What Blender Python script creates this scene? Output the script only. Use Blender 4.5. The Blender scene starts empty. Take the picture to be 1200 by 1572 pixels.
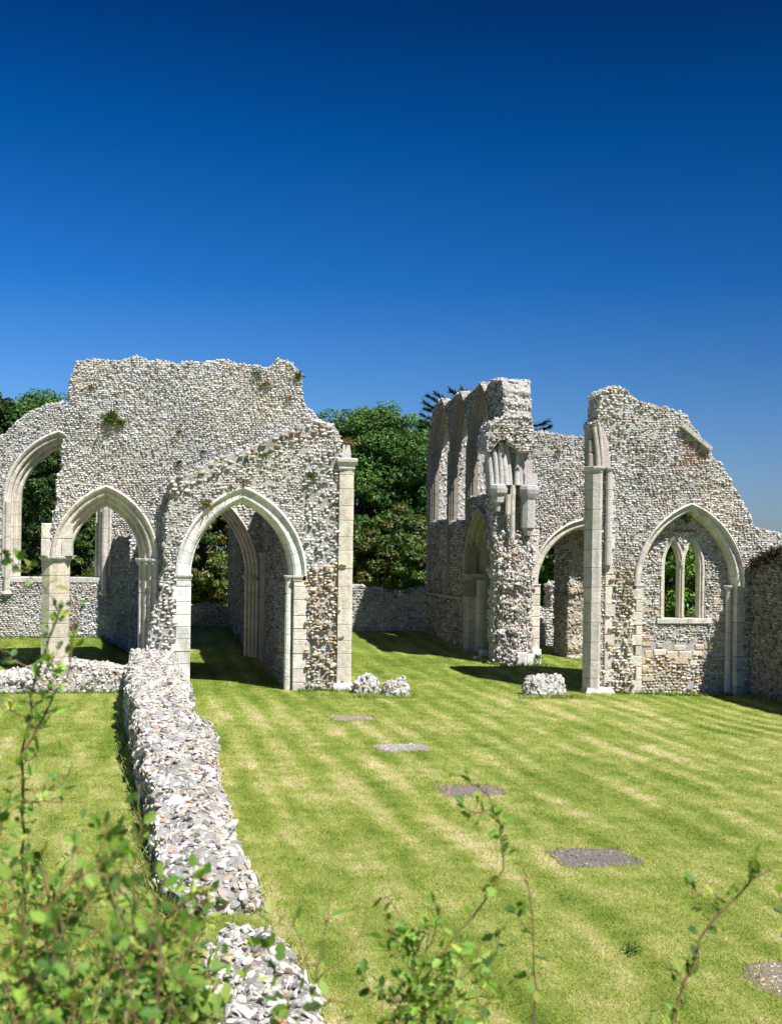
import bpy, math, random
import numpy as np
from mathutils import Vector, Matrix
from mathutils.geometry import delaunay_2d_cdt

SEED = 7
rng = np.random.default_rng(SEED)
random.seed(SEED)
scene = bpy.context.scene
COL = scene.collection
R = math.radians

# ------------------------------------------------------------------ camera model
FPX, CX, CY, HCAM, ROLL = 1800.0, 600.0, 845.0, 3.29, R(0.8)
TH = R(13.0)
U2 = np.array([math.cos(TH), math.sin(TH)])      # along the transverse walls, to the right
V2 = np.array([-math.sin(TH), math.cos(TH)])     # along the nave, away


def ray(px, py):
    x, z = px - CX, CY - py
    c, s = math.cos(ROLL), math.sin(ROLL)
    return np.array([(x * c - z * s) / FPX, 1.0, (x * s + z * c) / FPX])


def at(px, py, Y):
    d = ray(px, py)
    return np.array([0, 0, HCAM]) + d * Y


def at_z(px, py, z):
    d = ray(px, py)
    return np.array([0, 0, HCAM]) + d * ((z - HCAM) / d[2])


def sm(t):
    t = np.clip(t, 0, 1)
    return t * t * (3 - 2 * t)


def gz(x, y):
    x = np.asarray(x, float); y = np.asarray(y, float)
    z = 0.05 * np.clip(y - 29, 0, 16) * sm((y - 27) / 6)
    u = x * U2[0] + y * U2[1]; v = x * V2[0] + y * V2[1]
    z = z + 0.45 * sm((0.35 - u) / 1.0) * sm((v - 27.9) / 2.0)
    z = z - 0.15 * sm((x - 4.5) / 3.5) * sm((y - 20) / 6) * sm((34 - y) / 5)
    z = z + 1.62 * sm((7.2 - y) / 3.9)
    z = z + 0.02 * np.sin(x * 0.9 + 1) * np.sin(y * 0.7) * sm((y - 7) / 3)
    return z


# ------------------------------------------------------------------ mesh builder
class MB:
    def __init__(self):
        self.v, self.f, self.c, self.fm, self.fs, self.n = [], [], [], [], [], 0

    def add(self, verts, faces, col, mat=0, smooth=False):
        verts = np.asarray(verts, float).reshape(-1, 3)
        nv = len(verts)
        col = np.asarray(col, float)
        if col.ndim == 1:
            col = np.tile(col[:3], (nv, 1))
        self.v.append(verts); self.c.append(col)
        if isinstance(faces, np.ndarray):
            groups = [faces]
        else:
            by = {}
            for f in faces:
                by.setdefault(len(f), []).append(f)
            groups = [np.array(g) for g in by.values()]
        for g in groups:
            self.f.append(g + self.n)
            self.fm.append(np.full(len(g), mat)); self.fs.append(np.full(len(g), smooth))
        self.n += nv

    def build(self, name, mats, parent=None):
        me = bpy.data.meshes.new(name)
        if self.n:
            V = np.concatenate(self.v); C = np.concatenate(self.c)
            me.vertices.add(len(V)); me.vertices.foreach_set('co', V.ravel().astype(np.float32))
            loops = np.concatenate([g.ravel() for g in self.f])
            tot = np.concatenate([np.full(len(g), g.shape[1]) for g in self.f])
            start = np.concatenate([[0], np.cumsum(tot)[:-1]])
            me.loops.add(len(loops)); me.loops.foreach_set('vertex_index', loops.astype(np.int32))
            me.polygons.add(len(tot)); me.polygons.foreach_set('loop_start', start.astype(np.int32))
            me.update(calc_edges=True)
            me.polygons.foreach_set('material_index', np.concatenate(self.fm).astype(np.int32))
            me.polygons.foreach_set('use_smooth', np.concatenate(self.fs).astype(bool))
            at_ = me.attributes.new('Col', 'FLOAT_COLOR', 'POINT')
            at_.data.foreach_set('color', np.concatenate([C, np.ones((len(C), 1))], 1).ravel().astype(np.float32))
            me.update()
        for m in (mats if isinstance(mats, (list, tuple)) else [mats]):
            me.materials.append(m)
        o = bpy.data.objects.new(name, me)
        COL.objects.link(o)
        if parent is not None:
            o.parent = parent
            o.matrix_parent_inverse = Matrix.Translation(parent.location).inverted()
        return o

    def tube(self, pts, radii, sides=6, col=(.2, .12, .06), mat=0):
        pts = np.asarray(pts, float); n = len(pts)
        radii = np.broadcast_to(radii, (n,))
        tan = np.gradient(pts, axis=0)
        tan /= np.linalg.norm(tan, axis=1)[:, None] + 1e-9
        ref = np.array([0, 0, 1.]) if abs(tan[0][2]) < .8 else np.array([1., 0, 0])
        vs = []
        for i in range(n):
            b = np.cross(tan[i], ref); b /= np.linalg.norm(b) + 1e-9
            a = np.cross(b, tan[i])
            ang = np.arange(sides) * 2 * math.pi / sides
            vs.append(pts[i] + radii[i] * (np.cos(ang)[:, None] * a + np.sin(ang)[:, None] * b))
        fs = []
        for i in range(n - 1):
            for k in range(sides):
                k2 = (k + 1) % sides
                fs.append([i * sides + k, i * sides + k2, (i + 1) * sides + k2, (i + 1) * sides + k])
        self.add(np.concatenate(vs), fs, col, mat, True)
        fs = [list(range(sides))[::-1]]
        self.add(vs[-1], [list(range(sides))], col, mat, True)


class Frame:
    """vertical wall frame: a = along (right in the picture), n = into the wall, c = offset of the front face"""
    def __init__(self, a, n, c):
        self.a, self.n, self.c = np.asarray(a), np.asarray(n), c

    def px(self, x, y):
        d = ray(x, y)
        t = self.c / (d[0] * self.n[0] + d[1] * self.n[1])
        return np.array([t * (d[0] * self.a[0] + d[1] * self.a[1]), HCAM + t * d[2]])

    def w(self, s, d, z):
        s, d, z = np.broadcast_arrays(np.asarray(s, float), np.asarray(d, float), np.asarray(z, float))
        dd = d + self.c
        return np.stack([s * self.a[0] + dd * self.n[0], s * self.a[1] + dd * self.n[1], z], -1)

    def shift(self, d):
        return Frame(self.a, self.n, self.c + d)


def front(V): return Frame(U2, V2, V)
def side(U): return Frame(-V2, U2, U)


def uof(P): return P[0] * U2[0] + P[1] * U2[1]
def vof(P): return P[0] * V2[0] + P[1] * V2[1]


# ------------------------------------------------------------------ tagging
def tag(o, label=None, cat=None, group=None, kind=None):
    if label: o['label'] = label
    if cat: o['category'] = cat
    if group: o['group'] = group
    if kind: o['kind'] = kind
    return o


def thing(name, label, cat, loc, group=None):
    o = bpy.data.objects.new(name, None)
    o.empty_display_size = .3
    o.location = [float(v) for v in loc]
    COL.objects.link(o)
    return tag(o, label, cat, group)


# ------------------------------------------------------------------ materials
def nodes_of(name):
    m = bpy.data.materials.new(name); m.use_nodes = True
    nt = m.node_tree
    return m, nt, nt.nodes['Principled BSDF']


def N(nt, typ, **kw):
    n = nt.nodes.new(typ)
    for k, v in kw.items():
        if k.startswith('i_'):
            key = k[2:]
            n.inputs[int(key) if key.isdigit() else key].default_value = v
        else:
            setattr(n, k, v)
    return n


def mixc(nt, fac, a, b, mode='MIX'):
    n = nt.nodes.new('ShaderNodeMix'); n.data_type = 'RGBA'; n.blend_type = mode
    for sock, val in ((0, fac), (6, a), (7, b)):
        if hasattr(val, 'links'): nt.links.new(val, n.inputs[sock])
        elif isinstance(val, (int, float)): n.inputs[sock].default_value = val
        else: n.inputs[sock].default_value = (*val[:3], 1)
    return n.outputs[2]


def ramp(nt, src, stops):
    n = nt.nodes.new('ShaderNodeValToRGB')
    e = n.color_ramp.elements
    while len(e) < len(stops): e.new(0.5)
    for el, (p, c) in zip(e, stops):
        el.position = p; el.color = (c, c, c, 1) if isinstance(c, (int, float)) else (*c[:3], 1)
    nt.links.new(src, n.inputs[0])
    return n.outputs[0]


def noise(nt, vec, scale, detail=4, rough=.6):
    n = N(nt, 'ShaderNodeTexNoise', i_Scale=scale, i_Detail=detail, i_Roughness=rough)
    if vec is not None: nt.links.new(vec, n.inputs['Vector'])
    return n.outputs[0]


def stone_mat(name, stain, stain_lo, stain_hi, scale_fine, bump, bdist, mul=.25, rough=.9, spots=None, streak=0):
    m, nt, b = nodes_of(name)
    g = N(nt, 'ShaderNodeNewGeometry').outputs['Position']
    c = N(nt, 'ShaderNodeVertexColor', layer_name='Col').outputs[0]
    f = noise(nt, g, scale_fine, 5, .65)
    k = ramp(nt, f, [(.25, 1 - mul), (.75, 1 + mul * .6)])
    c = mixc(nt, 1.0, c, k, 'MULTIPLY')
    st = ramp(nt, noise(nt, g, 1.3, 6, .7), [(stain_lo, 0.0), (stain_hi, 1.0)])
    c = mixc(nt, st, c, mixc(nt, .75, c, stain, 'MIX'))
    if streak:
        mp = N(nt, 'ShaderNodeMapping'); mp.inputs['Scale'].default_value = (5, 5, .8); nt.links.new(g, mp.inputs['Vector'])
        sk = ramp(nt, noise(nt, mp.outputs[0], 1.0, 6, .75), [(.52, 0.0), (.68, 1.0)])
        c = mixc(nt, sk, c, mixc(nt, streak, c, (.16, .155, .14), 'MIX'))
    if spots:
        sp = ramp(nt, noise(nt, g, 22, 3, .6), [(.62, 0.0), (.70, 1.0)])
        c = mixc(nt, sp, c, mixc(nt, .55, c, spots, 'MIX'))
    nt.links.new(c, b.inputs['Base Color'])
    b.inputs['Roughness'].default_value = rough
    b.inputs['Specular IOR Level'].default_value = .25
    bp = N(nt, 'ShaderNodeBump', i_Strength=bump, i_Distance=bdist)
    nt.links.new(noise(nt, g, scale_fine * 1.7, 6, .7), bp.inputs['Height'])
    nt.links.new(bp.outputs[0], b.inputs['Normal'])
    return m


M_FLINT = stone_mat('flint', (.30, .27, .21), .56, .72, 30, .5, .02, .22, .75)
M_MORTAR = stone_mat('mortar', (.22, .20, .15), .48, .68, 18, 1.0, .05, .35, .95)
M_ASHLAR = stone_mat('ashlar', (.32, .30, .26), .53, .74, 9, .8, .03, .24, .9, spots=(.28, .265, .235), streak=.42)
M_GRAVEL = stone_mat('gravel', (.20, .18, .15), .5, .7, 60, 1.0, .03, .45, .95)
M_BRICK = stone_mat('brick', (.35, .16, .08), .5, .7, 20, .5, .02, .25, .9)


def leaf_mat(name, trans=.35, rough=.5):
    m, nt, b = nodes_of(name)
    g = N(nt, 'ShaderNodeNewGeometry').outputs['Position']
    c = N(nt, 'ShaderNodeVertexColor', layer_name='Col').outputs[0]
    k = ramp(nt, noise(nt, g, 3, 3), [(.3, .7), (.7, 1.25)])
    c = mixc(nt, 1.0, c, k, 'MULTIPLY')
    nt.links.new(c, b.inputs['Base Color'])
    b.inputs['Roughness'].default_value = rough
    b.inputs['Specular IOR Level'].default_value = .35
    t = N(nt, 'ShaderNodeBsdfTranslucent')
    c2 = mixc(nt, 1.0, c, (1.25, 1.3, .55), 'MULTIPLY')
    nt.links.new(c2, t.inputs['Color'])
    mx = N(nt, 'ShaderNodeMixShader', i_0=trans)
    nt.links.new(b.outputs[0], mx.inputs[1]); nt.links.new(t.outputs[0], mx.inputs[2])
    nt.links.new(mx.outputs[0], nt.nodes['Material Output'].inputs['Surface'])
    return m


M_LEAF = leaf_mat('tree_leaf', .25, .45)
M_SHRUB = leaf_mat('shrub_leaf', .48, .5)
M_BARK = stone_mat('bark', (.10, .08, .06), .5, .7, 40, .7, .01, .35, .9)
M_TWIG = stone_mat('twig', (.16, .06, .05), .5, .7, 90, .3, .003, .3, .6)


def lawn_mat(name, blades):
    m, nt, b = nodes_of(name)
    L = nt.links.new
    g = N(nt, 'ShaderNodeNewGeometry').outputs['Position']
    mp = N(nt, 'ShaderNodeMapping', vector_type='TEXTURE')
    mp.inputs['Rotation'].default_value = (0, 0, TH)
    L(g, mp.inputs['Vector'])
    uv = mp.outputs[0]                        # x = across the nave, y = along it
    wob = noise(nt, g, .35, 3)
    sx = N(nt, 'ShaderNodeSeparateXYZ'); L(uv, sx.inputs[0])
    wv = N(nt, 'ShaderNodeMath', operation='MULTIPLY_ADD', i_1=.06); L(wob, wv.inputs[0]); L(sx.outputs[0], wv.inputs[2])
    fr = N(nt, 'ShaderNodeMath', operation='MULTIPLY', i_1=2 * math.pi / .62); L(wv.outputs[0], fr.inputs[0])
    sn = N(nt, 'ShaderNodeMath', operation='SINE'); L(fr.outputs[0], sn.inputs[0])
    # streaks drawn out along the mowing direction
    mp2 = N(nt, 'ShaderNodeMapping'); mp2.inputs['Scale'].default_value = (2.4, .42, 1); L(uv, mp2.inputs['Vector'])
    stk = noise(nt, mp2.outputs[0], 1.0, 5, .6)
    big = noise(nt, g, .22, 3, .5)
    # stripes only in the nave, right of the long low wall (x is measured across the nave)
    am = N(nt, 'ShaderNodeMapRange', i_1=-.9, i_2=.6, i_3=.010, i_4=.066); L(sx.outputs[0], am.inputs[0])
    s1 = N(nt, 'ShaderNodeMath', operation='MULTIPLY_ADD', i_2=-.685); L(sn.outputs[0], s1.inputs[0]); L(am.outputs[0], s1.inputs[1])
    s2 = N(nt, 'ShaderNodeMath', operation='MULTIPLY_ADD', i_1=.75); L(stk, s2.inputs[0]); L(s1.outputs[0], s2.inputs[2])
    blot = noise(nt, g, 2.6, 4, .65)
    s2b = N(nt, 'ShaderNodeMath', operation='MULTIPLY_ADD', i_1=.55); L(blot, s2b.inputs[0]); L(s2.outputs[0], s2b.inputs[2])
    s3 = N(nt, 'ShaderNodeMath', operation='MULTIPLY_ADD', i_1=.55); L(big, s3.inputs[0]); L(s2b.outputs[0], s3.inputs[2])
    fine = noise(nt, g, 38, 4, .7)
    s4 = N(nt, 'ShaderNodeMath', operation='MULTIPLY_ADD', i_1=.42); L(fine, s4.inputs[0]); L(s3.outputs[0], s4.inputs[2])
    # greener beyond the walls
    sy = N(nt, 'ShaderNodeMapRange', i_1=24.0, i_2=29.0, i_3=0.0, i_4=-.14); L(sx.outputs[1], sy.inputs[0])
    s5 = N(nt, 'ShaderNodeMath', operation='ADD'); L(s4.outputs[0], s5.inputs[0]); L(sy.outputs[0], s5.inputs[1])
    n = nt.nodes.new('ShaderNodeValToRGB'); e = n.color_ramp.elements
    stops = [(.14, (.12, .19, .024)), (.34, (.235, .305, .046)), (.48, (.365, .40, .094)), (.62, (.57, .52, .23)), (.82, (.72, .62, .40))]
    while len(e) < len(stops): e.new(.5)
    for el, (p, c) in zip(e, stops): el.position = p; el.color = (*c, 1)
    L(s5.outputs[0], n.inputs[0])
    c = n.outputs[0]
    if blades:
        vc = N(nt, 'ShaderNodeVertexColor', layer_name='Col').outputs[0]
        c = mixc(nt, 1.0, c, vc, 'MULTIPLY')
    else:
        # noise darkens the ground colour, painting in the shade between blades
        gap = ramp(nt, noise(nt, g, 70, 3, .7), [(.35, .62), (.62, .98)])
        c = mixc(nt, 1.0, c, gap, 'MULTIPLY')
        bp = N(nt, 'ShaderNodeBump', i_Strength=.8, i_Distance=.04)
        L(noise(nt, g, 45, 5, .7), bp.inputs['Height']); L(bp.outputs[0], b.inputs['Normal'])
    L(c, b.inputs['Base Color'])
    b.inputs['Roughness'].default_value = .7
    b.inputs['Specular IOR Level'].default_value = .2
    if blades:
        t = N(nt, 'ShaderNodeBsdfTranslucent'); L(c, t.inputs['Color'])
        mx = N(nt, 'ShaderNodeMixShader', i_0=.4)
        L(b.outputs[0], mx.inputs[1]); L(t.outputs[0], mx.inputs[2])
        L(mx.outputs[0], nt.nodes['Material Output'].inputs['Surface'])
    return m


M_LAWN = lawn_mat('lawn', False)
M_BLADE = lawn_mat('grass_blade', True)

# ------------------------------------------------------------------ flint stones
def icosphere(sub):
    t = (1 + 5 ** .5) / 2
    v = [(-1, t, 0), (1, t, 0), (-1, -t, 0), (1, -t, 0), (0, -1, t), (0, 1, t), (0, -1, -t), (0, 1, -t), (t, 0, -1), (t, 0, 1), (-t, 0, -1), (-t, 0, 1)]
    f = [(0, 11, 5), (0, 5, 1), (0, 1, 7), (0, 7, 10), (0, 10, 11), (1, 5, 9), (5, 11, 4), (11, 10, 2), (10, 7, 6), (7, 1, 8), (3, 9, 4), (3, 4, 2), (3, 2, 6), (3, 6, 8), (3, 8, 9), (4, 9, 5), (2, 4, 11), (6, 2, 10), (8, 6, 7), (9, 8, 1)]
    v = [np.array(p) / np.linalg.norm(p) for p in v]
    for _ in range(sub):
        cache, nf = {}, []
        def mid(a, b):
            k = (min(a, b), max(a, b))
            if k not in cache:
                p = v[a] + v[b]; v.append(p / np.linalg.norm(p)); cache[k] = len(v) - 1
            return cache[k]
        for a, b, c in f:
            ab, bc, ca = mid(a, b), mid(b, c), mid(c, a)
            nf += [(a, ab, ca), (b, bc, ab), (c, ca, bc), (ab, bc, ca)]
        f = nf
    return np.array(v), np.array(f)


def stone_variants(sub, k, amp):
    V, F = icosphere(sub)
    out = []
    for _ in range(k):
        P = V.copy()
        # chop with random planes to make knapped facets, then lump
        for _ in range(13):
            nrm = rng.normal(size=3); nrm /= np.linalg.norm(nrm)
            h = rng.uniform(.55, .9)
            dd = P @ nrm
            P = P - np.clip(dd - h, 0, None)[:, None] * nrm
        for _ in range(4):
            dirn = rng.normal(size=3); ph = rng.uniform(0, 6)
            P = P * (1 + amp * np.sin(P @ dirn * 2.2 + ph))[:, None]
        P = P - (P.max(0) + P.min(0)) / 2
        out.append(P / np.abs(P).max(0))
    return np.array(out), F


ST1 = stone_variants(1, 28, .07)
ST2 = stone_variants(2, 28, .06)

PAL = {
    'flint': [(32, (.68, .66, .635)), (30, (.57, .55, .53)), (18, (.44, .43, .425)), (6, (.25, .25, .25)), (9, (.59, .53, .46)), (4, (.48, .39, .32)), (1, (.46, .27, .20))],
    'mixed': [(28, (.67, .645, .615)), (24, (.54, .52, .49)), (16, (.38, .365, .34)), (8, (.20, .19, .18)), (15, (.54, .46, .36)), (9, (.42, .33, .24)), (2.5, (.41, .25, .17))],
    'grey': [(18, (.58, .58, .57)), (28, (.45, .45, .45)), (24, (.32, .33, .34)), (10, (.16, .16, .17)), (12, (.45, .40, .33)), (4, (.36, .25, .17))],
    'pale': [(34, (.68, .65, .60)), (28, (.56, .53, .485)), (15, (.40, .385, .36)), (6, (.16, .16, .17)), (10, (.64, .58, .50)), (3, (.48, .36, .25)), (.7, (.48, .24, .12))],
    'warm': [(20, (.66, .60, .50)), (26, (.56, .46, .33)), (18, (.46, .35, .22)), (14, (.50, .48, .45)), (8, (.20, .18, .16)), (8, (.44, .28, .14))],
    'red': [(22, (.60, .57, .53)), (16, (.45, .44, .43)), (16, (.42, .22, .13)), (14, (.50, .36, .26)), (10, (.34, .15, .08)), (8, (.2, .18, .17))],
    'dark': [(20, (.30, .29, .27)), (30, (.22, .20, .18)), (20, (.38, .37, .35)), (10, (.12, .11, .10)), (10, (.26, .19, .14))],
}


def pick_cols(n, pal):
    w = np.array([p[0] for p in PAL[pal]], float); c = np.array([p[1] for p in PAL[pal]])
    i = rng.choice(len(w), n, p=w / w.sum())
    mean = (w[:, None] * c).sum(0) / w.sum(); c = mean + (c - mean) * .90
    return np.clip(c[i] * rng.uniform(.82, 1.16, (n, 1)) * rng.uniform(.96, 1.04, (n, 3)), .02, .85)


def emit_stones(mb, cen, ax, half, cols, tmpl, mat=1):
    """cen Nx3, ax Nx3x3 (rows = local x,y,z axes in world), half Nx3"""
    T, F = tmpl
    n = len(cen)
    if n == 0: return
    k = rng.integers(0, len(T), n)
    P = T[k] * half[:, None, :]
    W = np.einsum('nvi,nij->nvj', P, ax) + cen[:, None, :]
    nv = T.shape[1]
    faces = (F[None] + (np.arange(n) * nv)[:, None, None]).reshape(-1, 3)
    mb.add(W.reshape(-1, 3), faces, np.repeat(cols, nv, 0), mat, False)


def rot_axes(ax, amt):
    """random small rotations of the axes"""
    n = len(ax)
    r = rng.normal(scale=amt, size=(n, 3))
    a = np.linalg.norm(r, axis=1)[:, None, None] + 1e-9
    k = r / a[:, 0]
    K = np.zeros((n, 3, 3))
    K[:, 0, 1], K[:, 0, 2] = -k[:, 2], k[:, 1]
    K[:, 1, 0], K[:, 1, 2] = k[:, 2], -k[:, 0]
    K[:, 2, 0], K[:, 2, 1] = -k[:, 1], k[:, 0]
    Rm = np.eye(3) + np.sin(a) * K + (1 - np.cos(a)) * (K @ K)
    return np.einsum('nij,njk->nik', ax, Rm)


def inside(P, poly):
    x, y = P[:, 0], P[:, 1]
    res = np.zeros(len(P), bool)
    poly = np.asarray(poly)
    q = np.roll(poly, -1, 0)
    for (x0, y0), (x1, y1) in zip(poly, q):
        if y0 == y1: continue
        cnd = ((y0 > y) != (y1 > y)) & (x < (x1 - x0) * (y - y0) / (y1 - y0) + x0)
        res ^= cnd
    return res


def course_points(s0, s1, z0, z1, rh, lmin=.065, lmax=.16):
    S, Z, Ln = [], [], []
    z = z0
    while z < z1:
        h = rh * rng.uniform(.85, 1.15)
        n = int((s1 - s0) / lmin) + 2
        ln = rng.uniform(lmin, lmax, n) * rh / .07
        c = s0 + rng.uniform(-.1, 0) + np.cumsum(ln) - ln / 2
        k = c < s1
        S.append(c[k]); Ln.append(ln[k])
        Z.append(np.full(k.sum(), z + h / 2))
        z += h
    return np.concatenate(S), np.concatenate(Z), np.concatenate(Ln)


def face_stones(mb, fr, poly, holes=(), excl=(), rh=.07, pal='flint', jit=.012, prot=(.025, .048), only=None, tmpl=ST1, drop=.04, back=None, offs=0.0):
    poly = np.asarray(poly)
    s, z, ln = course_points(poly[:, 0].min(), poly[:, 0].max(), poly[:, 1].min(), poly[:, 1].max(), rh)
    z = z + rng.normal(0, rh * .09, len(z)) + .03 * np.sin(s * 2.1 + poly[0][0])
    P = np.stack([s, z], 1)
    wear = np.sin(s * 2.3 + poly[0][0] * 5) * np.sin(z * 3.1 - s) + .7 * np.sin(s * 6.1 - z * 2) * np.sin(z * 7.3 + 1)
    k = inside(P, poly) & (rng.random(len(P)) > drop + .30 * np.clip(wear - .75, 0, 1))
    for h in holes: k &= ~inside(P, h)
    for h in excl: k &= ~inside(P, h)
    if only is not None: k &= inside(P, only)
    s, z, ln = s[k], z[k], ln[k]
    n = len(s)
    if n == 0: return
    ph = poly[0][0] * 3.7
    nz_ = np.sin(s * 1.7 + ph) * np.sin(z * 2.3 + ph) + .7 * np.sin(s * 4.1 + z * 1.3 + ph) * np.sin(z * 5.2 - s * .8) + .4 * np.sin(s * 9.3 - z * 3) * np.sin(z * 8.1 + ph)
    d = rng.normal(0, jit, n) + np.clip(nz_, -1.2, 1.2) * .007 + offs
    sgn = 1.0
    if back is not None:
        d = back - d; sgn = -1
    cen = fr.w(s, d, z)
    ax = np.zeros((n, 3, 3))
    ax[:, 0, :2] = fr.a; ax[:, 1, :2] = fr.n; ax[:, 2, 2] = 1
    ax = rot_axes(ax, .15)
    half = np.stack([ln * .5 * rng.uniform(.82, 1.0, n), rng.uniform(prot[0], prot[1], n) * .82 + .008, rh * .5 * rng.uniform(.74, 1.02, n)], 1)
    # occasional big nodules
    b = rng.random(n) < .05
    half[b] *= rng.uniform(1.1, 1.35, (b.sum(), 1))
    cols = pick_cols(n, pal)
    p1 = np.sin(s * .9 + z * .5 + ph) * np.sin(z * 1.3 - s * .4 + 2 * ph) + .6 * np.sin(s * 2.7 - z * 1.1 + ph) * np.sin(z * 3.3 + ph)
    p2 = np.sin(s * 1.3 - z * .7 + 3 * ph) * np.sin(z * .9 + s * .3 + ph) + .5 * np.sin(s * 3.9 + ph) * np.sin(z * 2.9 + 1)
    cols = cols * (1 + .13 * np.clip(p1, -1, 1))[:, None] * (1 + np.clip(p2, -.6, 1.2)[:, None] * np.array([.03, -.01, -.07]))
    emit_stones(mb, cen, ax, half, np.clip(cols, .03, .85), tmpl)


def surf_stones(mb, tris, dens, size=.05, pal='flint', tmpl=ST1, jit=.015, flat=.6):
    """random stones on triangles Nx3x3 (outward winding irrelevant: they straddle the surface)"""
    tris = np.asarray(tris, float)
    e1, e2 = tris[:, 1] - tris[:, 0], tris[:, 2] - tris[:, 0]
    nr = np.cross(e1, e2); ar = np.linalg.norm(nr, axis=1) / 2
    if ar.sum() <= 0: return
    n = int(ar.sum() * dens)
    if n <= 0: return
    i = rng.choice(len(tris), n, p=ar / ar.sum())
    r1, r2 = rng.random(n), rng.random(n)
    f = r1 + r2 > 1; r1[f], r2[f] = 1 - r1[f], 1 - r2[f]
    P = tris[i, 0] + r1[:, None] * e1[i] + r2[:, None] * e2[i]
    nn = nr[i] / (np.linalg.norm(nr[i], axis=1)[:, None] + 1e-9)
    P = P + nn * rng.normal(0, jit, n)[:, None]
    tx = rng.normal(size=(n, 3)); tx -= (tx * nn).sum(1)[:, None] * nn; tx /= np.linalg.norm(tx, axis=1)[:, None]
    ax = np.stack([tx, np.cross(nn, tx), nn], 1)
    ax = rot_axes(ax, .35)
    sz = size * .8 * rng.lognormal(0, .3, n)
    half = np.stack([sz * rng.uniform(.9, 1.5, n), sz * rng.uniform(.7, 1.05, n), sz * flat * rng.uniform(.7, 1.2, n)], 1)
    emit_stones(mb, P, ax, half, pick_cols(n, pal), tmpl)


# ------------------------------------------------------------------ walls
MORT = (.52, .495, .455)


def arch_curve(sl, sr, zs, za, n=14, off=0.0):
    """pointed arch (left spring -> apex -> right spring), offset outwards by off"""
    m, w, h = (sl + sr) / 2, (sr - sl) / 2, za - zs
    c = (h * h - w * w) / (2 * w); Rr = c + w + off
    phi = math.acos(max(-1, min(1, c / Rr)))        # angle from the spring line to the apex
    L = [(m + c - Rr * math.cos(t * phi), zs + Rr * math.sin(t * phi)) for t in np.linspace(0, 1, n)]
    Rt = [(2 * m - x, z) for x, z in L[::-1][1:]]
    return L + Rt


def refine(pts, flags, step=.16, jit=.03):
    """subdivide flagged edges and roughen them"""
    out, fl = [], []
    n = len(pts)
    for i in range(n):
        p, q = np.array(pts[i]), np.array(pts[(i + 1) % n])
        out.append(p); fl.append(flags[i])
        if flags[i]:
            k = int(np.linalg.norm(q - p) / step)
            for j in range(1, k):
                out.append(p + (q - p) * j / k + rng.normal(0, jit, 2)); fl.append(1)
    return out, fl


def wall_body(mb, fr, outer, flags, holes, T, hole_flags=None, edge_pal='flint', edge_dens=190, mort=MORT, tmpl=ST1, esize=.042):
    loops = [outer] + list(holes)
    allp = [p for l in loops for p in l]
    P = np.array(allp, float)
    ed, b0 = [], 0
    for l in loops:
        ed += [(b0 + i, b0 + (i + 1) % len(l)) for i in range(len(l))]; b0 += len(l)
    cv, _, cf, *_r = delaunay_2d_cdt([Vector((float(p[0]), float(p[1]))) for p in P], ed, [], 0, 1e-5)
    cv = np.array([(q[0], q[1]) for q in cv]); tri = np.array([list(f_) for f_ in cf])
    ce = cv[tri].mean(1); ok = inside(ce, np.array(outer))
    for h_ in holes: ok &= ~inside(ce, np.array(h_))
    tri = tri[ok]
    n = len(P)
    Vf, Vb = fr.w(P[:, 0], 0, P[:, 1]), fr.w(P[:, 0], T, P[:, 1])
    mb.add(fr.w(cv[:, 0], 0, cv[:, 1]), tri, mort, 0)
    mb.add(fr.w(cv[:, 0], T, cv[:, 1]), tri[:, ::-1], mort, 0)
    base = 0
    st = []
    for li, l in enumerate(loops):
        m = len(l)
        for i in range(m):
            a, b = base + i, base + (i + 1) % m
            q = np.array([Vf[a], Vf[b], Vb[b], Vb[a]])
            mb.add(q, [[0, 1, 2, 3]], mort, 0)
            fl = flags[i] if li == 0 else (hole_flags[li - 1] if hole_flags else 0)
            if fl: st += [[q[0], q[1], q[2]], [q[0], q[2], q[3]]]
        base += m
    if st: surf_stones(mb, st, edge_dens, esize, edge_pal, tmpl)


def loop_px(fr, pts):
    """list of (x,y[,flag]) pixel points -> wall coordinates + edge flags"""
    return [tuple(fr.px(p[0], p[1])) for p in pts], [p[2] if len(p) > 2 else 1 for p in pts]


def boxf(mb, fr, s0, s1, d0, d1, z0, z1, col, mat=0, ch=.012):
    """block in a wall frame with small front chamfers"""
    v = []
    for (a, b, d) in ((0, 0, d1), (ch, ch, d0)):
        pass
    s0_, s1_, z0_, z1_ = s0 + ch, s1 - ch, z0 + ch, z1 - ch
    V = np.concatenate([
        fr.w([s0, s1, s1, s0], d1, [z0, z0, z1, z1]),
        fr.w([s0, s1, s1, s0], d0 + ch, [z0, z0, z1, z1]),
        fr.w([s0_, s1_, s1_, s0_], d0, [z0_, z0_, z1_, z1_])])
    F = [[3, 2, 1, 0], [8, 9, 10, 11]]
    for k in range(4):
        k2 = (k + 1) % 4
        F += [[k, k2, 4 + k2, 4 + k], [4 + k, 4 + k2, 8 + k2, 8 + k]]
    mb.add(V, F, col, mat)


CREAM, GREY, PINKY, WHITE = (.66, .605, .515), (.54, .52, .48), (.62, .55, .485), (.76, .735, .68)


def vary(c, a=.12):
    k = 1 + random.uniform(-a, a)
    return tuple(min(.85, max(.03, x * k * (1 + random.uniform(-.03, .03)))) for x in c)


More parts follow.
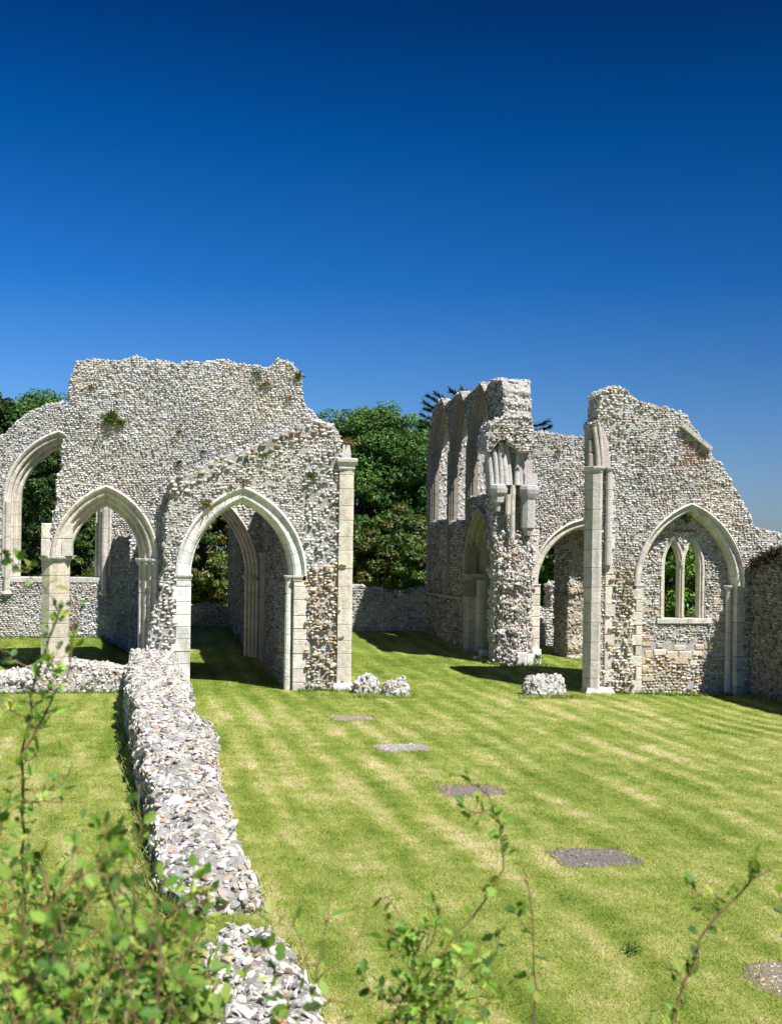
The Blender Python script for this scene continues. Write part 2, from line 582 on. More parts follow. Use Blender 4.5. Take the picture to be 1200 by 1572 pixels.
def ashlar(mb, fr, s0, s1, z0, z1, d0=-.03, d1=.3, course=.27, quoin=(0, 0), col=CREAM, jit=.008, long_=.55):
    """stack of squared blocks; quoin = (left, right) extra reach of every other block"""
    z, i = z0, 0
    while z < z1 - .02:
        h = course * random.uniform(.8, 1.25)
        zt = min(z1, z + h)
        if z1 - zt < .08: zt = z1
        l = quoin[0] * (random.uniform(.75, 1.1) if i % 2 else random.uniform(0, .25))
        r = quoin[1] * (random.uniform(.75, 1.1) if i % 2 else random.uniform(0, .25))
        a, b = s0 - l, s1 + r
        j = random.uniform(-jit, jit)
        cuts = [a, b]
        if b - a > long_: cuts = [a, a + (b - a) * random.uniform(.35, .65), b]
        for q0, q1 in zip(cuts, cuts[1:]):
            boxf(mb, fr, q0 + .004, q1 - .004, d0 + j, d1, z + .004, zt - .006, vary(col))
        z = zt; i += 1


def prism(mb, fr, poly, levels, col, smooth=False):
    """loft of a convex (s,d) polygon: levels = [(z, grow)]"""
    poly = np.asarray(poly, float); c = poly.mean(0)
    dr = poly - c; ln = np.linalg.norm(dr, axis=1)[:, None]
    n = len(poly); V = []
    for z, g in levels:
        q = poly + dr / ln * g
        V.append(fr.w(q[:, 0], q[:, 1], z))
    F = []
    for i in range(len(levels) - 1):
        for k in range(n):
            k2 = (k + 1) % n
            F.append([i * n + k, i * n + k2, (i + 1) * n + k2, (i + 1) * n + k])
    F.append(list(range(n))[::-1]); F.append([(len(levels) - 1) * n + k for k in range(n)])
    mb.add(np.concatenate(V), F, col, 0, smooth)


def ngon(s, d, r, n=8, rot=None):
    rot = math.pi / n if rot is None else rot
    return [(s + r * math.cos(rot + 2 * math.pi * k / n), d + r * math.sin(rot + 2 * math.pi * k / n)) for k in range(n)]


def shaft(mb, fr, poly, z0, z1, course=.32, col=CREAM, jit=.004):
    z = z0
    while z < z1 - .02:
        zt = min(z1, z + course * random.uniform(.75, 1.25))
        if z1 - zt < .1: zt = z1
        g = random.uniform(-jit, jit)
        prism(mb, fr, poly, [(z + .003, g - .008), (z + .011, g), (zt - .012, g), (zt - .004, g - .008)], vary(col, .10))
        z = zt


CAPL = [(0, 0.0), (.03, .02), (.05, .015), (.09, .03), (.13, .065), (.15, .085), (.20, .09), (.22, .07)]


def capital(mb, fr, poly, z, col=GREY, k=1.0, kz=1.0):
    prism(mb, fr, poly, [(z + a * kz, b * k) for a, b in CAPL], vary(col, .06))


# moulded arch section: (outwards from the opening 0..1, depth from the wall face in metres)
PROF_RICH = [(1.0, .30), (1.0, -.05), (.90, -.075), (.80, -.045), (.77, .02), (.70, .035), (.62, .015), (.54, .03), (.50, .10), (.53, .14), (.44, .16), (.34, .14), (.27, .18), (.25, .25), (.28, .29), (.18, .31), (.06, .29), (0, .33), (0, .62), (.25, .70), (1.0, .70)]
PROF_HOOD = [(1.0, .30), (1.0, -.045), (.86, -.07), (.76, -.03), (.72, .0), (.30, .0), (.16, .03), (.10, .11), (0, .13), (0, .40), (.10, .46), (1.0, .46)]
PROF_FRAME = [(1.0, .24), (1.0, .0), (.55, .0), (.35, .05), (.12, .08), (0, .12), (0, .2), (.2, .24)]


def sweep_blocks(mb, fr, path_fn, nblk, prof, width, col, sub=3, dscale=1.0, gap=.012, doff=0.0, var=.10, skip=()):
    """path_fn(o, t) -> (s, z); t in 0..1 ; closed profile swept in nblk separate stones"""
    for i in range(nblk):
        if i in skip: continue
        t0, t1 = (i + gap) / nblk, (i + 1 - gap) / nblk
        g = random.uniform(-.006, .006)
        V, m = [], len(prof)
        for t in np.linspace(t0, t1, sub + 1):
            q = [path_fn(o * width, t) for o, d in prof]
            V.append(fr.w([p[0] for p in q], [d * dscale + g + doff for o, d in prof], [p[1] for p in q]))
        F = []
        for a in range(sub):
            for k in range(m):
                k2 = (k + 1) % m
                F.append([a * m + k, a * m + k2, (a + 1) * m + k2, (a + 1) * m + k])
        F.append(list(range(m))); F.append([sub * m + k for k in range(m)][::-1])
        mb.add(np.concatenate(V), F, vary(col, var))


def arch_ring(mb, fr, sl, sr, zs, za, width, prof, col=CREAM, nblk=9, dscale=1.0, doff=0.0, halves=(0, 1), skipL=(), skipR=()):
    m, w, h = (sl + sr) / 2, (sr - sl) / 2, za - zs
    c = (h * h - w * w) / (2 * w)
    def fn(sign):
        def f(o, t):
            Rr = c + w + o
            phi = math.acos(max(-1, min(1, c / Rr)))
            x = c - Rr * math.cos(t * phi)
            return (m + sign * x, zs + Rr * math.sin(t * phi))
        return f
    if 0 in halves: sweep_blocks(mb, fr, fn(1), nblk, prof, width, col, 3, dscale, doff=doff, skip=skipL)
    if 1 in halves: sweep_blocks(mb, fr, fn(-1), nblk, prof, width, col, 3, dscale, doff=doff, skip=skipR)


def jamb(mb, fr, s, sign, z0, z1, width, prof, col=CREAM, course=.3, dscale=1.0, doff=0.0):
    """moulded jamb below a spring; sign -1 = left side of the opening"""
    n = max(1, int(round((z1 - z0) / course)))
    sweep_blocks(mb, fr, lambda o, t: (s + sign * o, z0 + (z1 - z0) * t), n, prof, width, col, 1, dscale, doff=doff, gap=.012)


# ------------------------------------------------------------------ plants
def tuft(name, label, P, size, n=60, pal=((.10, .15, .03), (.16, .17, .05), (.06, .10, .02)), droop=.3, group='weeds growing on the ruin', cat='weed', out=(-V2[0], -V2[1], 0)):
    mb = MB()
    out = np.asarray(out)
    V, F, C = [], [], []
    for i in range(n):
        dirn = rng.normal(size=3) * .55 + out * .5 + np.array([0, 0, .6]); dirn /= np.linalg.norm(dirn)
        L = size * rng.uniform(.4, 1)
        b = rng.normal(scale=size * .28, size=3); b[2] *= .5
        sd = np.cross(dirn, rng.normal(size=3)); sd /= np.linalg.norm(sd)
        wd = size * .07 * rng.uniform(.6, 1.4)
        mid = b + dirn * L * .55
        tip = b + dirn * L + np.array([0, 0, -droop * L * rng.random()])
        k = len(V)
        V += [b - sd * wd * .3, b + sd * wd * .3, mid + sd * wd, tip, mid - sd * wd]
        F.append([k, k + 1, k + 2, k + 3, k + 4])
        c = np.array(pal[rng.integers(len(pal))]) * rng.uniform(.8, 1.2)
        C += [c] * 5
    mb.add(np.array(V) + np.asarray(P), F, np.array(C), 0)
    o = mb.build(name, M_LEAF)
    return tag(o, label, cat, group)


def leaf_cloud(mb, centers, radii, nper, size, cols, mat=0, outward=None):
    """many small leaf quads in clumps"""
    for (c, r, col) in zip(centers, radii, cols):
        n = nper
        d = rng.normal(size=(n, 3)); d /= np.linalg.norm(d, axis=1)[:, None]
        P = c + d * (r * rng.uniform(.45, 1.0, (n, 1)) ** .7) * np.array([1, 1, .75])
        nr = d + rng.normal(scale=.6, size=(n, 3)) + np.array([0, 0, .5]); nr /= np.linalg.norm(nr, axis=1)[:, None]
        tx = np.cross(nr, rng.normal(size=(n, 3))); tx /= np.linalg.norm(tx, axis=1)[:, None]
        ty = np.cross(nr, tx)
        s = size * rng.uniform(.6, 1.3, (n, 1))
        V = np.stack([P - tx * s * .5, P - ty * s * .32 + nr * s * .08, P + tx * s * .6, P + ty * s * .32 + nr * s * .08], 1).reshape(-1, 3)
        F = np.arange(n * 4).reshape(n, 4)
        cc = np.clip(np.asarray(col) * rng.uniform(.7, 1.35, (n, 1)) * rng.uniform(.92, 1.08, (n, 3)), .005, .5)
        mb.add(V, F, np.repeat(cc, 4, 0), mat)


TREEPAL = {'mid': [(.078, .17, .03), (.105, .205, .038), (.06, .13, .026)],
           'olive': [(.075, .125, .022), (.10, .145, .026), (.06, .105, .02), (.11, .115, .026)],
           'dark': [(.035, .072, .018), (.045, .09, .02), (.05, .10, .022)],
           'bright': [(.16, .29, .04), (.19, .32, .05), (.12, .24, .035)]}


def tree(name, label, X, Y, H, rad, bottom, pal='mid', nclump=150, nper=150, leaf=.17, cat='tree', group=None, stretch=1.0):
    z0 = float(gz(X, Y))
    root = thing(name, label, cat, (X, Y, z0), group)
    tm = MB()
    top = z0 + H * .8
    tr = [(X + rng.normal(0, .06) * i, Y + rng.normal(0, .06) * i, z0 - .2 + (top - z0) * i / 7) for i in range(8)]
    r0 = max(.05, H * .028)
    tm.tube(tr, np.linspace(r0, r0 * .25, 8), 9, (.16, .13, .10))
    cz = z0 + (bottom + H) / 2; rz = (H - bottom) / 2
    cens, rs, cs = [], [], []
    ph = rng.uniform(0, 6, 6)
    for i in range(nclump):
        d = rng.normal(size=3); d /= np.linalg.norm(d)
        a = math.atan2(d[1], d[0])
        lump = 1 + .16 * math.sin(3 * a + ph[0] + 2 * d[2]) + .12 * math.sin(5 * d[2] + 4 * a + ph[1])
        q = rng.uniform(.35, 1.0) ** .45
        P = np.array([X + d[0] * rad * q * lump * stretch, Y + d[1] * rad * q * lump, cz + math.copysign(abs(d[2]) ** .72, d[2]) * rz * q * (1 + .08 * math.sin(7 * a + ph[2]))])
        if P[2] < z0 + .1: continue
        cens.append(P); rs.append(rad * rng.uniform(.13, .27))
        cs.append(TREEPAL[pal][rng.integers(len(TREEPAL[pal]))])
        if i % 9 == 0:
            b = np.array(tr[min(7, 2 + i % 5)])
            mid = (b + P) / 2 + np.array([0, 0, -.15 * rad * .3])
            tm.tube([b, mid, P], [r0 * .4, r0 * .22, r0 * .06], 5, (.15, .12, .09))
    tm.build('trunk', M_BARK, root)
    cm = MB()
    leaf_cloud(cm, cens, rs, nper, leaf, cs)
    cm.build('crown', M_LEAF, root)
    return root


LEAF2D = np.array([(0, 0), (.18, .10), (.38, .26), (.36, .42), (.37, .60), (.22, .78), (0, 1.0), (-.22, .78), (-.37, .60), (-.36, .42), (-.38, .26), (-.18, .10)])
LEAFF = [[0, 1, 2, 3], [0, 3, 4, 5], [0, 5, 6], [0, 6, 7], [0, 7, 8, 9], [0, 9, 10, 11]]


def put_leaf(mb, base, dirn, nrm, L, col, w=.8):
    dirn = dirn / np.linalg.norm(dirn)
    sx = np.cross(dirn, nrm); sx /= np.linalg.norm(sx) + 1e-9
    nn = np.cross(sx, dirn)
    fold, curl = rng.uniform(.05, .35), rng.uniform(-.25, .15)
    k1, k2 = rng.uniform(.55, 1.05), rng.uniform(.8, 1.35)
    L2 = LEAF2D.copy(); L2[[3, 9], 0] *= k1; L2[[1, 11], 0] *= k2; L2[[2, 4, 8, 10], 0] *= rng.uniform(.8, 1.3); L2 += rng.normal(0, .025, L2.shape); L2[0] = 0
    V = [base + sx * x * L * w + dirn * y * L + nn * (abs(x) * fold + y * y * curl) * L for x, y in L2]
    mb.add(np.array(V), LEAFF, np.clip(np.asarray(col) * rng.uniform(.75, 1.25), 0, .6), 0, False)


SHRUB_COLS = [(.17, .31, .05), (.24, .38, .06), (.12, .24, .045), (.08, .16, .035), (.34, .44, .09), (.42, .43, .11), (.30, .40, .08), (.16, .30, .06), (.07, .15, .03), (.24, .42, .06), (.26, .40, .07), (.18, .34, .05)]


def spray(stem, leaves, pts, r0, n_leaf, L, q0=.08):
    """stem along 3-D points with leaves"""
    pts = np.asarray(pts, float)
    # resample
    seg = np.linalg.norm(np.diff(pts, axis=0), axis=1); cum = np.concatenate([[0], np.cumsum(seg)])
    m = max(6, int(cum[-1] / .04))
    t = np.linspace(0, cum[-1], m)
    Q = np.stack([np.interp(t, cum, pts[:, k]) for k in range(3)], 1)
    Q += rng.normal(0, .0025, Q.shape)
    stem.tube(Q, np.linspace(r0, r0 * .35, m), 5, vary(((.24, .13, .08), (.20, .18, .07))[int(rng.integers(2))], .2))
    for i in range(n_leaf):
        q = rng.uniform(q0, 1.0); j = min(m - 2, int(q * (m - 1)))
        base = Q[j] + (Q[j + 1] - Q[j]) * rng.random()
        d = rng.normal(size=3) + np.array([0, 0, .35]) + (Q[j + 1] - Q[j]) / (np.linalg.norm(Q[j + 1] - Q[j]) + 1e-9) * .5
        d /= np.linalg.norm(d)
        pl = L * rng.uniform(.3, .8)
        b2 = base + d * pl
        stem.tube([base, base + d * pl * .5, b2], [.0012, .001, .0008], 3, (.22, .14, .06))
        c = SHRUB_COLS[rng.integers(len(SHRUB_COLS))]
        if rng.random() < .012: c = (.30, .12, .05)
        put_leaf(leaves, b2, d + rng.normal(scale=.5, size=3), rng.normal(scale=.5, size=3) + np.array([.2, -.3, .8]), L * rng.uniform(.65, 1.25), c)



# ================================================================== GROUND
def axis(segs):
    out = []
    for a, b, st in segs: out += list(np.arange(a, b, st))
    return np.array(out + [segs[-1][1]])


gx = axis([(-600, -60, 60), (-60, -16, 4), (-16, 16, .4), (16, 60, 4), (60, 600, 60)])
gy = axis([(-60, 0, 6), (0, 46, .4), (46, 80, 4), (80, 1000, 70)])
X, Y = np.meshgrid(gx, gy)
Z = gz(X, Y)
V = np.stack([X, Y, Z], -1).reshape(-1, 3)
nx, ny = len(gx), len(gy)
ii = (np.arange(ny - 1)[:, None] * nx + np.arange(nx - 1)[None]).ravel()
mb = MB(); mb.add(V, np.stack([ii, ii + 1, ii + nx + 1, ii + nx], 1), (.2, .2, .2), 0, True)
tag(mb.build('ground', M_LAWN), kind='structure')

# grass blades, thinning with distance
n = 700000
yy = 7.4 * (34 / 7.4) ** rng.random(n)
xx = (rng.random(n) - .5) * (yy * .95 + 5)
zz = gz(xx, yy)
keep = np.ones(n, bool)
SLABS = [(540, 1102), (617, 1149), (722, 1212), (910, 1317), (1243, 1500)]
slabP = [at_z(x, y, 0.0) for x, y in SLABS]
for sp in slabP:
    du = (xx - sp[0]) * U2[0] + (yy - sp[1]) * U2[1]; dv = (xx - sp[0]) * V2[0] + (yy - sp[1]) * V2[1]
    keep &= ~((np.abs(du) + .06 * np.sin(9 * dv) < .34 + .05 * np.sin(xx * 31)) & (np.abs(dv) + .05 * np.sin(8 * du) < .26 + .05 * np.sin(yy * 29)))
xx, yy, zz = xx[keep], yy[keep], zz[keep]; n = len(xx)
h = rng.uniform(.012, .030, n) * (1 + .01 * yy)
tall = rng.random(n) < .02; h[tall] *= 1.7
ang = rng.uniform(0, 2 * math.pi, n)
wd = .0022 + .00022 * yy
lean = rng.normal(0, .75, (n, 2)) * h[:, None]
B = np.stack([xx, yy, zz - .004], 1)
sx = np.stack([np.cos(ang) * wd, np.sin(ang) * wd, np.zeros(n)], 1)
V = np.stack([B - sx, B + sx, B + np.stack([lean[:, 0], lean[:, 1], h], 1)], 1).reshape(-1, 3)
kcol = rng.uniform(.6, 1.65, (n, 1)) * rng.uniform(.93, 1.07, (n, 3))
mb = MB(); mb.add(V, np.arange(n * 3).reshape(n, 3), np.repeat(kcol, 3, 0), 0, False)
tag(mb.build('grass', M_BLADE), 'short mown lawn grass with straw coloured stripes', 'grass', kind='stuff')

# pads in the lawn
pad_labels = ['smallest and farthest pale stone pad sunk in the lawn, nearest the ruined arch', 'light grey stone pad in the lawn, second from the ruined arch',
              'brownish gravel pad in the middle of the row of lawn pads', 'wide dark grey gravel pad in the lawn, fourth from the ruin', 'gravel pad cut off by the right edge of the picture']
for i, (sp, lb) in enumerate(zip(slabP, pad_labels)):
    mb = MB()
    m = 28
    a = np.arange(m) * 2 * math.pi / m
    sq = 1 / np.maximum(np.abs(np.cos(a)), np.abs(np.sin(a))) ** .95
    rag = 1 + .035 * np.sin(3 * a + i) + .04 * np.sin(9 * a + 2 * i)
    sq = sq * rag
    ru, rv = .46 * sq * rng.uniform(.9, 1.06, m) * (1.0 if i < 4 else 1.1), .38 * sq * rng.uniform(.93, 1.05, m)
    rows = []
    for k, zz_ in ((1.0, -.03), (1.0, .002), (.9, .007), (.5, .008)):
        P = sp[:2] + (np.cos(a) * ru * k)[:, None] * U2 + (np.sin(a) * rv * k)[:, None] * V2
        rows.append(np.column_stack([P, gz(P[:, 0], P[:, 1]) + zz_]))
    rows = np.array(rows)
    F = [[r * m + k, r * m + (k + 1) % m, (r + 1) * m + (k + 1) % m, (r + 1) * m + k] for r in range(3) for k in range(m)] + [[3 * m + k for k in range(m)]]
    base = [(.34, .30, .24), (.46, .42, .36), (.31, .25, .20), (.27, .235, .21), (.38, .31, .24)][i]
    mb.add(rows.reshape(-1, 3), F, base, 0)
    tr = [[rows[3][0], rows[2][k], rows[2][(k + 1) % m]] for k in range(m)]
    surf_stones(mb, tr, 800, .010, ('warm', 'mixed', 'dark', 'dark', 'warm')[i], ST1, .004, .5)
    tag(mb.build('stone_pad', [M_GRAVEL, M_FLINT]), lb, 'stone pad', 'stone pads in a row across the lawn')

# ================================================================== FRAMES
V_A, V_B, V_C, V_H, V_F, V_E, V_K = 26.07, 27.13, 27.66, 31.0, 34.7, 33.1, 38.9
fA, fB, fC, fH, fF, fE, fK = (front(v) for v in (V_A, V_B, V_C, V_H, V_F, V_E, V_K))


def wroot(name, label, fr, px, py, cat='ruined wall', group=None):
    s, z = fr.px(px, py)
    P = fr.w(s, 0, 0)
    return tag(thing(name, label, cat, (P[0], P[1], float(gz(P[0], P[1]))), group), kind='thing')


def zpx(fr, x, y): return fr.px(x, y)[1]
def spx(fr, x, y): return fr.px(x, y)[0]


# ------------------------------------------------------------------ C: gable wall with arch 1
root = wroot('gable_wall', 'tall broad flint gable wall on the left with a moulded pointed arch and octagonal pier', fC, 165, 1040)
sl, zs = fC.px(109, 857); sr = spx(fC, 214, 857); za = zpx(fC, 164, 776)
W1_ = .44
ext = arch_curve(sl, sr, zs, za, 12, W1_ * .97)
zb = -.3
out_px = [(205, 547), (235, 556), (270, 559), (305, 557), (345, 552), (385, 561), (419, 563), (428, 552), (447, 556), (459, 572), (463, 600), (467, 622), (492, 646), (500, 668, 0), (440, 688, 0), (400, 708, 0), (350, 728, 0), (285, 752, 0), (266, 775, 0)]
o1, f1 = loop_px(fC, out_px)
right = [(spx(fC, 266, 900), zb)]
o2, f2 = loop_px(fC, [(80, 835, 0), (80, 812), (88, 760), (97, 690), (104, 640), (106, 600), (113, 572), (119, 557), (150, 552), (180, 554)])
ext_r = ext[::-1]            # right spring -> apex -> left spring
notch = [(ext_r[0][0], zb)] + ext_r
pts = o2 + o1 + right + notch[:]
flg = f2 + f1 + [0] + [0] * len(notch)
notch_end = ext_r[-1]
pts, flg = refine(pts, flg)
mb = MB()
TC = .95
wall_body(mb, fC, pts, flg, [], TC)
ztop_warm = None
face_stones(mb, fC, pts, rh=.049)
face_stones(mb, fC, pts, rh=.075, back=TC, drop=.1)
mb.build('masonry', [M_MORTAR, M_FLINT], root)
mb = MB(); arch_ring(mb, fC, sl, sr, zs, za, W1_, PROF_RICH, CREAM, 8)
mb.build('arch', M_ASHLAR, root)
mb = MB(); jamb(mb, fC, sr, 1, -.1, zs - .12, W1_, PROF_RICH, PINKY, .34)
mb.build('jamb', M_ASHLAR, root)
mb = MB()
for (c0, dd, r) in ((sr + .06, .36, .11), (sr + .19, .16, .10), (sr + .36, .0, .11)):
    capital(mb, fC, ngon(c0, dd, r, 8), zs - .14, GREY, .55, .7)
mb.build('capital', M_ASHLAR, root)
# octagonal pier on the low cross wall, block over its capital
mb = MB()
pc, pr = spx(fC, 85, 900), .33
zcap = zpx(fC, 84, 856)
poly = ngon(pc, .34, pr, 8)
shaft(mb, fC, poly, .45, zcap - .12, .36, (.66, .57, .45))
prism(mb, fC, poly, [(.05, .16), (.40, .15), (.50, .10), (.58, .02)], GREY)
po_ = mb.build('pier', M_ASHLAR, root)
mb = MB(); capital(mb, fC, poly, zcap - .13, GREY, .9, .75)
mb.build('capital', M_ASHLAR, po_)
mb = MB()
ashlar(mb, fC, spx(fC, 63, 840), spx(fC, 112, 840), zcap + .03, zpx(fC, 85, 803), .0, .72, .36, (0, 0), (.64, .58, .50), long_=.5)
mb.build('springer', M_ASHLAR, root)

# ------------------------------------------------------------------ B: near arch wall
root = wroot('arch_wall', 'flint wall with sloping broken top around the nearest moulded pointed arch, left of centre', fB, 375, 1062)
sl, zs = fB.px(294, 883); sr = spx(fB, 447, 885); za = zpx(fB, 372, 771)
WB = .36
ext = arch_curve(sl, sr, zs, za, 14, WB * .97)
sR = spx(fB, 527, 1000)
tops, tf = loop_px(fB, [(228, 1000), (236, 960), (244, 925), (252, 880), (256, 830), (259, 780), (262, 738), (285, 731), (320, 713), (350, 700), (400, 680), (440, 661), (470, 652), (495, 646), (512, 655), (524, 676), (527, 700, 0)])
pts = tops + [(sR, -.3), (ext[-1][0], -.3)] + ext[::-1] + [(ext[0][0], -.3), (spx(fB, 228, 1000), -.3)]
flg = tf + [0] * (len(pts) - len(tops))
flg[-1] = 1
pts, flg = refine(pts, flg)
mb = MB(); TB = .95
wall_body(mb, fB, pts, flg, [], TB, edge_dens=170, esize=.05)
zwarm = loop_px(fB, [(466, 880), (525, 860), (525, 1070), (466, 1070)])[0]
zmid = loop_px(fB, [(466, 690), (530, 690), (530, 860), (466, 880)])[0]
zleft = loop_px(fB, [(225, 860), (275, 860), (275, 1070), (225, 1070)])[0]
zedge = loop_px(fB, [(258, 725), (350, 690), (440, 650), (495, 635), (520, 655), (505, 668), (440, 684), (400, 702), (350, 724), (300, 748), (262, 775), (250, 770)])[0]
face_stones(mb, fB, pts, only=zedge, rh=.085, jit=.05, prot=(.04, .08), pal='mixed')
face_stones(mb, fB, pts, excl=[zwarm, zmid, zleft, zedge], rh=.055, jit=.016, prot=(.02, .042), pal='pale')
face_stones(mb, fB, pts, only=zwarm, rh=.065, jit=.05, prot=(.03, .07), pal='warm', offs=.0)
face_stones(mb, fB, pts, only=zwarm, rh=.11, jit=.06, prot=(.04, .09), pal='warm', drop=.75, offs=.0)
face_stones(mb, fB, pts, only=zmid, rh=.072, jit=.04, prot=(.025, .06), pal='pale')
face_stones(mb, fB, pts, only=zleft, rh=.07, jit=.03, prot=(.03, .06), pal='pale')
face_stones(mb, fB, pts, rh=.08, back=TB, drop=.1)
mb.build('masonry', [M_MORTAR, M_FLINT], root)
mb = MB(); arch_ring(mb, fB, sl, sr, zs, za, WB, PROF_HOOD, WHITE, 9, 1.3)
mb.build('arch', M_ASHLAR, root)
mb = MB(); ashlar(mb, fB, sl - .34, sl, -.1, zs - .10, -.02, .75, .30, (.10, 0), WHITE)
prism(mb, fB, [(sl - .38, -.05), (sl + .03, -.05), (sl + .03, .6), (sl - .38, .6)], [(-.1, .05), (.10, .05), (.16, .0)], WHITE)
mb.build('jamb', M_ASHLAR, root)
mb = MB()
ashlar(mb, fB, sr + .06, sr + .355, -.1, zs - .10, -.02, .75, .30, (0, .10), (.70, .645, .555))
shaft(mb, fB, ngon(sr - .03, .16, .085, 10), -.1, zs - .10, .45, WHITE)
mb.build('jamb', M_ASHLAR, root)
mb = MB(); capital(mb, fB, [(sl - .36, -.03), (sl + .0, -.03), (sl + .0, .5), (sl - .36, .5)], zs - .12, GREY, .6, .6)
mb.build('capital', M_ASHLAR, root)
mb = MB(); capital(mb, fB, ngon(sr - .03, .16, .085, 10), zs - .12, GREY, .6, .6)
capital(mb, fB, [(sr + .05, -.03), (sr + .26, -.03), (sr + .26, .5), (sr + .05, .5)], zs - .12, GREY, .5, .6)
mb.build('capital', M_ASHLAR, root)
# end pillar
a0, a1 = spx(fB, 518, 900), spx(fB, 540, 900)
ztop = zpx(fB, 531, 722)
mb = MB()
shaft(mb, fB, [(a0, -.10), (a1 - .07, -.14), (a1, -.07), (a1, .42), (a0, .42)], .12, ztop, .42, (.68, .61, .50))
prism(mb, fB, [(a0 - .1, -.2), (a1 + .05, -.2), (a1 + .05, .45), (a0 - .1, .45)], [(-.15, .02), (.10, .0), (.16, -.05)], WHITE)
po_ = mb.build('pillar', M_ASHLAR, root)
mb = MB(); capital(mb, fB, [(a0 - .02, -.14), (a1, -.14), (a1, .42), (a0 - .02, .42)], ztop, GREY, 1.2, 1.25)
prism(mb, fB, [(a0 + .05, -.04), (a1 - .06, -.04), (a1 - .06, .3), (a0 + .05, .3)], [(ztop + .25, 0), (ztop + .42, -.02), (ztop + .60, -.06)], GREY)
mb.build('capital', M_ASHLAR, po_)
B_sl, B_sr = sl, sr

# side wall behind B (facing left) and the second arch
fW1 = side(sr + .02)
root = wroot('ruined_wall', 'shaded flint side wall seen through the nearest arch, behind its right jamb', fW1, 425, 1045)
pts = [(-(V_E + .1), -.3), (-(V_E + .1), 4.9), (-(V_E - 2), 5.2), (-(V_B + 1.0), 4.9), (-(V_B + .97), -.3)]
mb = MB(); wall_body(mb, fW1, pts, [0, 1, 1, 0, 0], [], .8)
face_stones(mb, fW1, pts, rh=.08, pal='grey'); mb.build('masonry', [M_MORTAR, M_FLINT], root)
mb = MB()
for vv in (V_E - 1.0, V_E - .45):
    mb = MB(); shaft(mb, fW1, ngon(-vv, -.02, .09, 8), .0, 3.0, .5, GREY); so_ = mb.build('shaft', M_ASHLAR, root)
    mb = MB(); capital(mb, fW1, ngon(-vv, -.02, .09, 8), 3.0, GREY, .6, .8); mb.build('capital', M_ASHLAR, so_)

root = wroot('arch_wall', 'inner flint wall with a second pointed arch, seen through the nearest arch', fE, 385, 1010)
sl, zs = fE.px(262, 883); sr = spx(fE, 379, 883); za = zpx(fE, 320, 774)
ext = arch_curve(sl, sr, zs, za, 12, .33)
eR = spx(fE, 452, 900); eL = sl - 1.1
pts = [(eL, -.3), (eL, 4.9), (sl, 5.3), (sr, 5.2), (eR, 5.0), (eR, -.3), (ext[-1][0], -.3)] + ext[::-1] + [(ext[0][0], -.3)]
flg = [0, 1, 1, 1, 0, 0] + [0] * 40
pts, flg = refine(pts, flg[:len(pts)])
mb = MB(); wall_body(mb, fE, pts, flg, [], .75); face_stones(mb, fE, pts, rh=.08)
mb.build('masonry', [M_MORTAR, M_FLINT], root)
mb = MB(); arch_ring(mb, fE, sl, sr, zs, za, .34, PROF_RICH, CREAM, 8, .9); mb.build('arch', M_ASHLAR, root)
for sg, ss in ((-1, sl), (1, sr)):
    mb = MB(); jamb(mb, fE, ss, sg, 0, zs - .12, .34, PROF_RICH, CREAM, .34, .9); mb.build('jamb', M_ASHLAR, root)
    mb = MB(); capital(mb, fE, ngon(ss + sg * .05, .28, .12, 8), zs - .12, GREY, .6, .6)
    capital(mb, fE, ngon(ss + sg * .2, .08, .12, 8), zs - .12, GREY, .6, .6); mb.build('capital', M_ASHLAR, root)

fW3 = side(sr + .25)
root = wroot('ruined_wall', 'dark shaded flint wall running back behind the second inner arch', fW3, 345, 990)
pts = [(-41.5, -.3), (-41.5, 4.2), (-40, 5.2), (-(V_E + .8), 5.4), (-(V_E + .8), -.3)]
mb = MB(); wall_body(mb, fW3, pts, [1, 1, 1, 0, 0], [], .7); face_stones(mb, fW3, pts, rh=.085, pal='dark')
mb.build('masonry', [M_MORTAR, M_FLINT], root)

# W2: wall between the two chapels, casts the slanting shadow on the far chapel wall
fW2 = side(spx(fC, 246, 900))
root = wroot('ruined_wall', 'shaded flint cross wall at the right edge of the far left chapel', fW2, 215, 960)
pts = [(-(V_F + .05), -.2), (-(V_F + .05), 4.7), (-32.5, 4.8), (-30, 4.6), (-(V_C + .97), 4.7), (-(V_C + .97), -.3)]
mb = MB(); wall_body(mb, fW2, pts, [0, 1, 1, 1, 0, 0], [], .6); face_stones(mb, fW2, pts, rh=.085, pal='grey')
mb.build('masonry', [M_MORTAR, M_FLINT], root)

# ------------------------------------------------------------------ F: far chapel wall with large window
root = wroot('chapel_wall', 'far left sunlit flint wall with a large open arched window, trees behind', fF, 60, 985)
sl, zs = fF.px(31, 770); sr = spx(fF, 147, 770); za = zpx(fF, 90, 687); zsill = zpx(fF, 90, 886)
WF = .46
out_px = [(-120, 760), (-60, 712), (-20, 684), (0, 670), (20, 655), (40, 637), (70, 622), (105, 617), (150, 610), (200, 606), (252, 612, 0)]
o, f = loop_px(fF, out_px)
pts = o + [(spx(fF, 252, 900), -.1), (spx(fF, -120, 900), -.1)]
flg = f + [0, 0]
pts, flg = refine(pts, flg)
hole = [(sl - WF * .95, zsill - .1)] + arch_curve(sl, sr, zs, za, 12, WF * .95) + [(sr + WF * .95, zsill - .1)]
mb = MB(); wall_body(mb, fF, pts, flg, [hole], .9)
face_stones(mb, fF, pts, [hole], rh=.056, pal='flint')
mb.build('masonry', [M_MORTAR, M_FLINT], root)
mb = MB(); arch_ring(mb, fF, sl, sr, zs, za, WF, PROF_RICH, CREAM, 9, 1.1)
